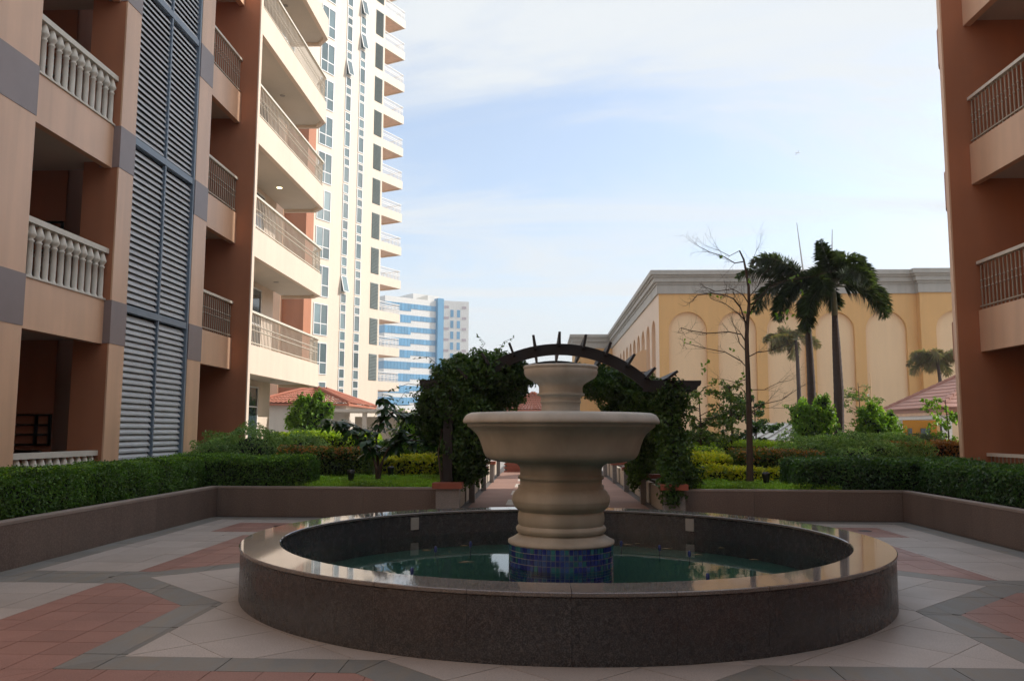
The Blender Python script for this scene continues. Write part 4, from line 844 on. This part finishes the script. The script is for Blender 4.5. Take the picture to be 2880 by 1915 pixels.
shrub('pale_grass_clump', 'pale feathery shrub in front of the orange hedge', [((10.6, 24.2, .95), (1.0, .5, .5))], SPIKY, 3500, .14, 27, asp=.18, shell=.5)
shrub('strap_leaf_clump', 'silvery strap-leaved plants between pergola and saplings', [((3.9, 23.2, .95), (1.2, .6, .6))], SPIKY, 4500, .26, 28, asp=.14, shell=.3, droop=-.6)
shrub('vine_bush', 'yellow-green bush behind the vine on the office building side', [((-2.9, 20.2, 1.2), (.8, .6, .95))], FRESH, 4000, .09, 29, shell=.4)
# lawns
def lawn(label, x0, x1, y0, y1, n, seed):
    P = np.stack([RNG.uniform(x0, x1, n), RNG.uniform(y0, y1, n), np.full(n, .45)], 1); h_ = RNG.uniform(.05, .13, n)[:, None]; a = RNG.uniform(0, 6.28, n); w_ = .012
    dx = np.stack([np.cos(a), np.sin(a), 0*a], 1); tip = P+np.array((0, 0, 1.))*h_+RNG.normal(0, .035, (n, 3)); V = np.stack([P-dx*w_, P+dx*w_, tip], 1).reshape(-1, 3); i = np.arange(n)*3
    Fg = np.stack([i, i+1, i+2], 1); k = n//3; Q = np.stack([RNG.uniform(x0, x1, k), RNG.uniform(y0, y1, k), np.full(k, .45)], 1); Q[:, 2] += .03+np.abs(wob(Q, .09, 4.3, seed))+RNG.random(k)**2*.07
    V2, F2 = leafV(Q, np.repeat(np.array([[0, -.4, 1.]]), k, 0), .05, .5, .7); V, Fg = cat([(V, Fg), (V2, F2)])
    o = fmesh('grass', V, Fg, GRASSL); tag(o, label, 'grass', kind='stuff')
lawn('short green ground cover in the bed around the large-leaved tree', -4.4, -1.9, 14.97, 17.6, 42000, 1)
lawn('short green ground cover in the bed around the bare tree', 2.45, 5.2, 14.97, 17.2, 42000, 2)
# garden spotlights
for (x, y, Y, wd) in ((990, 1352, 15.55, 'near the wall below the large-leaved tree'), (1102, 1318, 17.1, 'half hidden behind the large-leaved tree'), (2158, 1346, 15.5, 'beside the bare tree trunk')):
    p = U(x, y, Y=Y); t = thing('garden_spotlight', (p[0], Y, .45), 'small black garden spotlight '+wd, 'lamp', 'garden spotlights')
    MB().lathe([(.012, .0), (.012, .14)], (p[0], Y, .45), 8).build('stake', BLACKM, t); MB().lathe([(0, .12), (.045, .13), (.055, .2), (.07, .27), (.075, .3), (.06, .325), (.0, .33)], (p[0], Y, .45), 16).build('lamp_head', BLACKM, t, True)
# ------------------------------------------------------------------ vines
vt = thing('climbing_vine', (-1.7, 16.5, .45), 'dense dark leafy vine covering the pergola side nearest the office building', 'vine')
el = [((-1.95, 15.35, 1.95), (.4, .4, .5)), ((-1.5, 15.3, 2.45), (.5, .4, .4)), ((-1.25, 15.25, 1.6), (.4, .35, .7)), ((-1.62, 15.6, 2.15), (.62, .7, .62)), ((-1.2, 15.5, 2.55), (.6, .55, .42)), ((-.85, 15.6, 2.6), (.5, .5, .38)), ((-.5, 15.9, 2.5), (.36, .5, .36)), ((-1.9, 15.7, 1.75), (.42, .55, .5)), ((-1.45, 15.5, 1.75), (.5, .5, .6)), ((-1.55, 15.4, 1.15), (.36, .4, .6)), ((-1.35, 15.5, .9), (.4, .35, .42)), ((-1.4, 17.2, 2.2), (.6, 1.2, .6)), ((-1.5, 17.3, 1.4), (.45, 1.2, .8)), ((-1.45, 18.9, 2.1), (.5, .8, .7)), ((-.85, 18.7, 2.3), (.5, .6, .4)), ((-1.0, 16.6, 2.3), (.45, .8, .4))]
V, Fc = blob(el, 64000, .075, 31, asp=.55, shell=.5, droop=.5, amp=.16); fmesh('foliage', V, Fc, VINEL, vt); icore(el, .6).build('shade_core', CORE, vt)
mb = MB()
for i in range(7): x = -1.7+random.uniform(-.12, .12); mb.tube([(x, 15.2+random.uniform(-.1, .1), .45), (x+random.uniform(-.1, .1), 15.2, 1.1), (x+random.uniform(-.1, .1), 15.25, 1.8), (x+random.uniform(-.2, .4), 15.4, 2.4)], [.02, .018, .014, .008], 5)
mb.build('stem', BARK, vt)
mb = MB(); P = []   # loose shoots waving above the mass
for (a, b, c) in (((-2.0, 15.5, 2.3), (-2.45, 15.3, 2.35), (-2.8, 15.2, 2.2)), ((-2.1, 15.4, 2.1), (-2.5, 15.3, 2.2), (-2.62, 15.2, 2.0)), ((-1.8, 15.5, 2.6), (-2.1, 15.4, 2.85), (-2.3, 15.3, 2.8)), ((-1.2, 15.4, 2.9), (-1.05, 15.4, 3.1), (-1.2, 15.3, 3.25)), ((-.8, 15.4, 2.95), (-.7, 15.3, 3.12), (-.5, 15.3, 3.2)), ((-2.05, 15.4, 2.0), (-2.6, 15.3, 1.95), (-3.0, 15.2, 2.05))):
    mb.tube([a, b, c], [.006, .005, .003], 4)
    for t in np.linspace(.2, 1, 7): q_ = (1-t)**2*np.array(a)+2*t*(1-t)*np.array(b)+t*t*np.array(c); P.append(q_+RNG.normal(0, .02, 3))
mb.build('shoots', BARK, vt); V, Fc = leafV(np.array(P), np.repeat(np.array([[0, -1., .4]]), len(P), 0), .075, .4, .5, .6); fmesh('shoot_leaves', V, Fc, VINEL, vt)
vt = thing('climbing_vine', (2.3, 16.5, .45), 'dark leafy vine on the pergola posts nearest the mall', 'vine')
el = [((2.3, 15.25, 2.12), (.38, .35, .34)), ((2.32, 15.2, 1.6), (.28, .28, .5)), ((2.35, 15.15, 1.05), (.32, .28, .45)), ((2.42, 15.0, .72), (.4, .28, .33)), ((2.2, 14.6, .5), (.24, .2, .3)), ((2.0, 16.9, 2.15), (.45, 1.3, .45)), ((1.6, 17.6, 2.45), (.5, 1.2, .35)), ((1.25, 18.2, 2.55), (.6, .8, .4)), ((2.2, 17.5, 1.5), (.3, 1.4, .75)), ((2.15, 18.9, 1.6), (.4, .6, .9)), ((1.95, 17.3, .85), (.28, .5, .35)), ((1.7, 18.6, 1.9), (.5, .5, .6)), ((1.95, 18.1, .55), (.16, .22, .3))]
V, Fc = blob(el, 38000, .075, 33, asp=.55, shell=.45, droop=.5, amp=.18); fmesh('foliage', V, Fc, VINEL, vt); icore(el, .5).build('shade_core', CORE, vt)
mb = MB()
for i in range(5): x = 2.32+random.uniform(-.1, .1); mb.tube([(x, 15.2, .45), (x+random.uniform(-.1, .1), 15.15, 1.2), (x+random.uniform(-.1, .1), 15.2, 2.2)], [.02, .018, .01], 5)
mb.build('stem', BARK, vt)
# ------------------------------------------------------------------ trees
def px_path(pts, Y, jit=0): return [tuple(U(x, y, Y=Y+(random.uniform(-jit, jit) if i else 0))) for i, (x, y) in enumerate(pts)]
# large-leaved small tree
tr = thing('small_tree', (-3.07, 15.8, .45), 'small dark tree with large drooping leaves in front of the yellow hedge', 'tree')
mb = MB(); TY = 15.8; tips = []
limbs = [[(1065, 1375), (1062, 1320), (1048, 1275), (1040, 1245), (1030, 1215)], [(1065, 1375), (1075, 1310), (1090, 1270), (1110, 1240), (1130, 1215)], [(1065, 1375), (1066, 1300), (1060, 1240), (1072, 1190), (1090, 1160), (1078, 1125)], [(1048, 1275), (1000, 1225), (960, 1200), (925, 1190)], [(1090, 1270), (1150, 1230), (1200, 1210)], [(1072, 1190), (1110, 1160), (1150, 1165), (1180, 1180)], [(1030, 1215), (990, 1195), (950, 1192)], [(1110, 1240), (1160, 1240), (1215, 1245)]]
for lb_ in limbs:
    p = px_path(lb_, TY, .25); n = len(p); mb.tube(p, list(np.linspace(.035 if lb_[0] == (1065, 1375) else .018, .006, n)), 6); tips.append(p)
mb.build('trunk', BARK, tr)
def bigleaf(P, D, ln, wd, Nup):
    n = len(P); D = unit(D); b = unit(np.cross(D, Nup)); nn_ = np.cross(b, D); V = np.empty((n, 8, 3)); ln = ln[:, None]; wd = wd[:, None]
    dr = np.array([[0, 0, -1.]])
    for k, (t, wk, dk) in enumerate(((0, 0, 0), (.3, .38, .03), (.3, -.38, .03), (.65, .5, .14), (.65, -.5, .14), (.88, .25, .26), (.88, -.25, .26), (1, 0, .36))):
        V[:, k] = P+D*ln*t+b*wd*wk+dr*ln*dk+nn_*abs(wk)*wd*.25
    i = np.arange(n)*8; F4 = [(0, 1, 2, 2), (1, 3, 4, 2), (3, 5, 6, 4), (5, 7, 7, 6)]
    T = []
    for q in F4: T.append(np.stack([i+q[0], i+q[1], i+q[2]], 1)) if q[2] == q[3] else (T.append(np.stack([i+q[0], i+q[1], i+q[3]], 1)), T.append(np.stack([i+q[1], i+q[2], i+q[3]], 1))) if q[1] != q[2] else T.append(np.stack([i+q[0], i+q[1], i+q[3]], 1))
    return V.reshape(-1, 3), np.concatenate(T)
Pl, Dl = [], []
for p in tips:
    for k in range(len(p)-1):
        if k < 1 and p is not tips[0] and len(p) > 4: continue
        if k < 2 and len(p) >= 5: continue
        for _ in range(15): t = random.random(); q_ = np.array(p[k])*(1-t)+np.array(p[k+1])*t; Pl.append(q_+RNG.normal(0, .03, 3)); a = random.uniform(0, 6.28); Dl.append((math.cos(a), math.sin(a)*.8, random.uniform(-.7, .35)))
    for _ in range(14): Pl.append(np.array(p[-1])+RNG.normal(0, .03, 3)); a = random.uniform(0, 6.28); Dl.append((math.cos(a), math.sin(a), random.uniform(-.4, .5)))
Pl = np.array(Pl); Dl = np.array(Dl); n = len(Pl); V, Fc = bigleaf(Pl, Dl, RNG.uniform(.15, .3, n), RNG.uniform(.07, .13, n), np.repeat(np.array([[.1, -.2, 1.]]), n, 0)); fmesh('crown', V, Fc, BIGL, tr)
# bare tree
tr = thing('bare_tree', (3.84, 15.9, .45), 'tall thin nearly bare brown tree in front of the arches', 'tree')
BY = 15.9; mb = MB()
trunk = [(2113, 1375), (2112, 1300), (2110, 1210), (2107, 1120), (2104, 1040), (2101, 980), (2100, 940), (2102, 900), (2106, 850), (2104, 800), (2097, 760), (2090, 725), (2078, 700)]
tp = px_path(trunk, BY); mb.tube(tp, [.075, .062, .056, .05, .045, .042, .04, .034, .03, .026, .022, .018, .014], 9)
tw_ = MB(); lv_pts = []
def twig(p, d, ln, r, depth):
    d = np.array(d, float); d /= np.linalg.norm(d); pts = [np.array(p, float)]; n = 5
    for i in range(n): d = d+RNG.normal(0, .13, 3)+np.array((0, 0, .05)); d /= np.linalg.norm(d); pts.append(pts[-1]+d*ln/n)
    tw_.tube([tuple(q) for q in pts], list(np.linspace(r, r*.35, n+1)), 4)
    if depth:
        for i in range(1, n+1):
            for _ in range(random.choice((1, 1, 2))):
                a = RNG.normal(0, .75, 3); a[1] *= .9; twig(pts[i], d+a, ln*random.uniform(.35, .6), r*.5, depth-1)
    elif random.random() < .012: lv_pts.append(pts[-1])
limbs = [([(2101, 945), (2095, 900), (2082, 860), (2062, 835), (2040, 826), (2000, 820), (1960, 826)], .02), ([(2092, 730), (2065, 735), (2030, 715), (1995, 705), (1965, 690)], .012), ([(2100, 960), (2085, 935), (2050, 928), (1990, 933), (1940, 925), (1915, 918)], .014), ([(2102, 905), (2080, 880), (2040, 850), (2010, 840)], .012), ([(2106, 850), (2090, 825), (2060, 808), (2010, 815), (1975, 800)], .012), ([(2078, 700), (2050, 715), (2020, 700), (1990, 690)], .008),
         ([(2102, 890), (2125, 840), (2165, 800), (2220, 780), (2290, 770)], .014), ([(2101, 1000), (2130, 985), (2170, 980), (2210, 962)], .012), ([(2101, 985), (2080, 960), (2070, 925)], .012), ([(2103, 1030), (2085, 1010), (2040, 985), (1985, 975), (1925, 960)], .012), ([(2105, 1090), (2150, 1090), (2190, 1070), (2225, 1062)], .008), ([(2107, 1160), (2150, 1130), (2200, 1118), (2240, 1090)], .011), ([(2108, 1150), (2170, 1140), (2220, 1142)], .006), ([(2104, 1060), (2070, 1070), (2030, 1060)], .008), ([(2106, 830), (2130, 800), (2140, 770), (2175, 740)], .01), ([(2100, 775), (2110, 740), (2125, 700), (2135, 680)], .007), ([(2107, 1110), (2085, 1085), (2060, 1080)], .008)]
for pts, r in limbs:
    p = px_path(pts, BY, .35); n = len(p); mb.tube(p, list(np.linspace(r, r*.4, n)), 6)
    for i in range(1, n):
        d_ = np.array(p[i])-np.array(p[i-1])
        for _ in range(2): a = RNG.normal(0, .35, 3); twig(p[i], d_/np.linalg.norm(d_)+a, random.uniform(.22, .46), r*.3, 1)
mb.build('trunk', BARK, tr); tw_.build('twigs', BARK, tr)
for (x, y) in ((2185, 880), (2212, 876), (2235, 882), (2205, 895), (2066, 987), (1972, 1027), (1985, 1035), (1990, 1015), (2250, 815)): lv_pts.append(np.array(U(x, y, Y=BY-.1)))
lv_pts = np.array(lv_pts); V, Fc = leafV(np.concatenate([lv_pts+RNG.normal(0, .035, lv_pts.shape) for _ in range(3)]), np.repeat(np.array([[0, -1., .3]]), 3*len(lv_pts), 0), .085, .55, .5); fmesh('crown', V, Fc, FRESH, tr)
# leafy saplings and a dark tree behind
def sapling(label, x, Y, ztop, spread, m, n, size, seed, base=.45, nb=26):
    t = thing('sapling', (x, Y, base), label, 'tree'); mb = MB(); cl_ = []; pts = [(x, Y, base), (x+.05, Y, (base+ztop)*.5), (x, Y, ztop)]; mb.tube(pts, [.03, .022, .01], 6)
    for i in range(nb):
        z = base+(ztop-base)*random.uniform(.28, 1); a = random.uniform(0, 6.28); l = spread*random.uniform(.5, 1); e_ = (x+l*math.cos(a), Y+l*math.sin(a)*.6, z+l*random.uniform(-.1, .4)); mb.tube([(x, Y, z), ((x+e_[0])/2, (Y+e_[1])/2, (z+e_[2])/2+.06), e_], [.012, .009, .004], 5)
        for q in (.4, .6, .8, 1, 1.12): r_q = spread*random.uniform(.06, .2); cl_.append(((x+(e_[0]-x)*q, Y+(e_[1]-Y)*q, z+(e_[2]-z)*q+random.uniform(-.08, .08)), (r_q, r_q, r_q*.7)))
    mb.build('trunk', BARK, t); V, Fc = blob(cl_, n, size, seed, shell=.15, droop=.7); fmesh('crown', V, Fc, m, t)
sapling('thin leafy sapling beside the pergola in front of the first arch', 4.05, 22, 2.5, .85, SAPL, 1500, .11, 41)
sapling('thin leafy sapling close behind the bare tree', 4.95, 22.5, 2.7, .75, SAPL, 1100, .11, 42)
sapling('dark-leaved young tree behind the bare tree trunk', 6.45, 26, 2.5, .8, DTREE, 2600, .12, 43)
sapling('sparse sapling with stake between the palms and kiosk bush', 12.2, 33, 3.4, .95, SAPL, 650, .14, 44)
sapling('sparse young tree between the two palm trunks', 10.4, 34, 2.7, .7, SAPL, 500, .13, 45)
sapling('bright green sapling at the edge of the terracotta fin', 12.2, 26, 2.5, .7, FRESH, 900, .12, 46)
tag(MB().tube([tuple(U(2455, 1180, Y=33)), tuple(U(2448, 1040, Y=33))], .018, 6).build('tree_stake', MALLP), 'thin pale wooden stake beside the sparse sapling', 'stake')
# ------------------------------------------------------------------ palms
def palm(label, trunkpx, Y, rads, fronds, m, shaft=None, base=.45, leaflen=.5, nl=125, plume=True, seed=0):
    p = px_path(trunkpx, Y); p0 = (p[0][0], p[0][1], base); pts = [p0]+p; t = thing('palm_tree', p0, label, 'palm'); mb = MB(); fronds = [(a, b, c*(.88 if shaft else 1), d) for a, b, c, d in fronds]
    pp = []; rr = []
    for i in range(len(pts)-1):
        for k in range(14): q = k/14; pp.append(tuple(np.array(pts[i])*(1-q)+np.array(pts[i+1])*q)); rr.append((rads[i]*(1-q)+rads[i+1]*q)*(1.035 if k % 2 else 1))
    pp.append(pts[-1]); rr.append(rads[-1]); mb.tube(pp, rr, 14); mb.build('trunk', BARKP, t)
    top = np.array(pts[-1])
    if shaft: MB().tube([tuple(top), tuple(top+np.array((0, 0, shaft*.5))), tuple(top+np.array((0, 0, shaft)))], [rads[-1]*1.12, rads[-1]*.95, rads[-1]*.5], 12).build('crownshaft', SHAFT, t, True); top = top+np.array((0, 0, shaft*.9))
    for (az, el, ln, droop) in fronds:
        n = 26; d_ = np.array((math.cos(az)*math.cos(el), math.sin(az)*math.cos(el), math.sin(el))); c = [top.copy()]
        for i in range(n): d_ = d_+np.array((0, 0, -droop/n*(.5+i/n))); d_ /= np.linalg.norm(d_); c.append(c[-1]+d_*ln/n)
        c = np.array(c); fr = MB().tube([tuple(q) for q in c], list(np.linspace(.035, .006, n+1)), 5); f_ = fr.build('frond', SHAFT, t)
        k = nl; s = np.linspace(.16, 1, k); idx = s*(n-.001); i0 = idx.astype(int); fq = (idx-i0)[:, None]; P = c[i0]*(1-fq)+c[i0+1]*fq; T = unit(c[i0+1]-c[i0])
        side = unit(np.cross(T, np.array([[0, 0, 1.]]))); upv = np.cross(side, T); Vs = []
        for rep in range(3 if plume else 2):
            a = RNG.uniform(0, 2*math.pi, k) if plume else (np.where(np.arange(k) % 2, .35, math.pi-.35)+RNG.normal(0, .12, k))
            o = side*np.cos(a)[:, None]+upv*np.sin(a)[:, None]; D = unit(o+T*RNG.uniform(.35, .8, k)[:, None]); l = (leaflen*(np.sin(np.pi*np.clip(s*.86+.1, 0, 1))**.5)*RNG.uniform(.75, 1.1, k))[:, None]
            wv = np.cross(D, T); wv = unit(wv)*.017*(leaflen/.42)
            mid = P+D*l*.55-np.array((0, 0, 1.))*l*.05; tip = P+D*l-np.array((0, 0, 1.))*l*.32
            Vs.append(np.stack([P, mid+wv, tip, mid-wv], 1).reshape(-1, 3))
        V = np.concatenate(Vs); i = np.arange(len(V)//4)*4; fmesh('leaflets', V, np.concatenate([np.stack([i, i+1, i+2], 1), np.stack([i, i+2, i+3], 1)]), m, f_)
rd = math.radians
palm('foxtail palm whose bushy crown leans towards the bare tree', [(2287, 1180), (2282, 1060), (2275, 950), (2268, 860)], 30.2, [.155, .15, .135, .115, .09], [(rd(172), rd(38), 2.9, 1.35), (rd(185), rd(15), 2.7, 2.0), (rd(160), rd(62), 2.3, 1.7), (rd(10), rd(50), 2.0, 1.9), (rd(-80), rd(30), 2.0, 2.4), (rd(90), rd(40), 2.2, 2.2), (rd(200), rd(-5), 2.2, 2.4), (rd(-20), rd(5), 1.7, 2.6), (rd(195), rd(52), 2.8, 1.7), (rd(250), rd(-55), 2.2, .8)], PALML, .95, seed=1)
palm('tallest foxtail palm with ringed trunk and bushy drooping fronds', [(2362, 1200), (2360, 1090), (2352, 960), (2347, 880)], 29.5, [.17, .165, .165, .135, .095], [(rd(25), rd(58), 2.7, 2.5), (rd(-5), rd(22), 2.6, 2.3), (rd(150), rd(80), 1.8, .7), (rd(200), rd(78), 1.9, .9), (rd(60), rd(72), 2.2, 1.9), (rd(178), rd(40), 2.2, 2.4), (rd(-60), rd(45), 2.1, 2.4), (rd(110), rd(55), 2.0, 2.0), (rd(-20), rd(0), 2.4, 1.7), (rd(10), rd(75), 2.0, 2.7), (rd(200), rd(5), 1.9, 2.6)], PALML, 1.15, seed=2)
frs = lambda sd: [(random.Random(sd+i).uniform(0, 6.28) if i > 3 else rd((170, 185, 5, 200)[i]), rd(random.Random(sd*3+i).uniform(-15, 60)), random.Random(sd*5+i).uniform(1.1, 1.9), random.Random(sd*7+i).uniform(.5, 1.6)) for i in range(12)]
palm('small far palm with reddish dry fronds in front of the third arch', [(2248, 1090), (2243, 1000), (2238, 950)], 50, [.13, .12, .10, .08], frs(3), PALMD, None, leaflen=.55, nl=60)
palm('small far palm with dry fronds above the gazebo roof', [(2648, 1120), (2645, 1060), (2636, 1000)], 50, [.13, .12, .10, .08], frs(9), PALMD, None, leaflen=.55, nl=60)
# ------------------------------------------------------------------ aircraft
ap = U(2240, 423, Y=2800); t = thing('airplane', tuple(ap), 'tiny pale airliner flying in the open sky', 'airplane'); s = 1.0
a = np.array(ap); hd_ = np.array((.86, .4, .16)); hd_ /= np.linalg.norm(hd_); wg = np.cross(hd_, np.array((0, .5, .86))); wg /= np.linalg.norm(wg); uu = np.cross(wg, hd_)
AK = .68; hd_, wg, uu = hd_*AK, wg*AK, uu*AK
MB().tube([tuple(a+hd_*q) for q in (-17, -14, -4, 10, 15, 17)], [.2, .95, 1.36, 1.36, .9, .15], 10).build('fuselage', PLANEW, t, True)
for sg in (-1, 1): MB().obox(a+wg*sg*9-hd_*3, wg*8.5*sg-hd_*3, hd_*1.6, uu*.18).build('wing', PLANEW, t); MB().obox(a+wg*sg*3.4-hd_*15.5, wg*2.8*sg-hd_*1.2, hd_*.8, uu*.12).build('tailplane', PLANEW, t)
MB().obox(a-hd_*15.5+uu*3, hd_*1.3, uu*2.6-hd_*1.2, wg*.12).build('tail_fin', PLANEW, t)

# ------------------------------------------------------------------ thin haze over the city
hzm = bpy.data.materials.new('haze'); hzm.use_nodes = True; t_ = hzm.node_tree; t_.nodes.clear(); o_ = t_.nodes.new('ShaderNodeOutputMaterial'); v_ = t_.nodes.new('ShaderNodeVolumePrincipled')
v_.inputs['Color'].default_value = (.92, .95, 1, 1); v_.inputs['Density'].default_value = .0007; t_.links.new(v_.outputs[0], o_.inputs['Volume'])
tag(box('haze', hzm, None, -6050, 6050, -6050, 6050, -1.05, 60), kind='stuff')
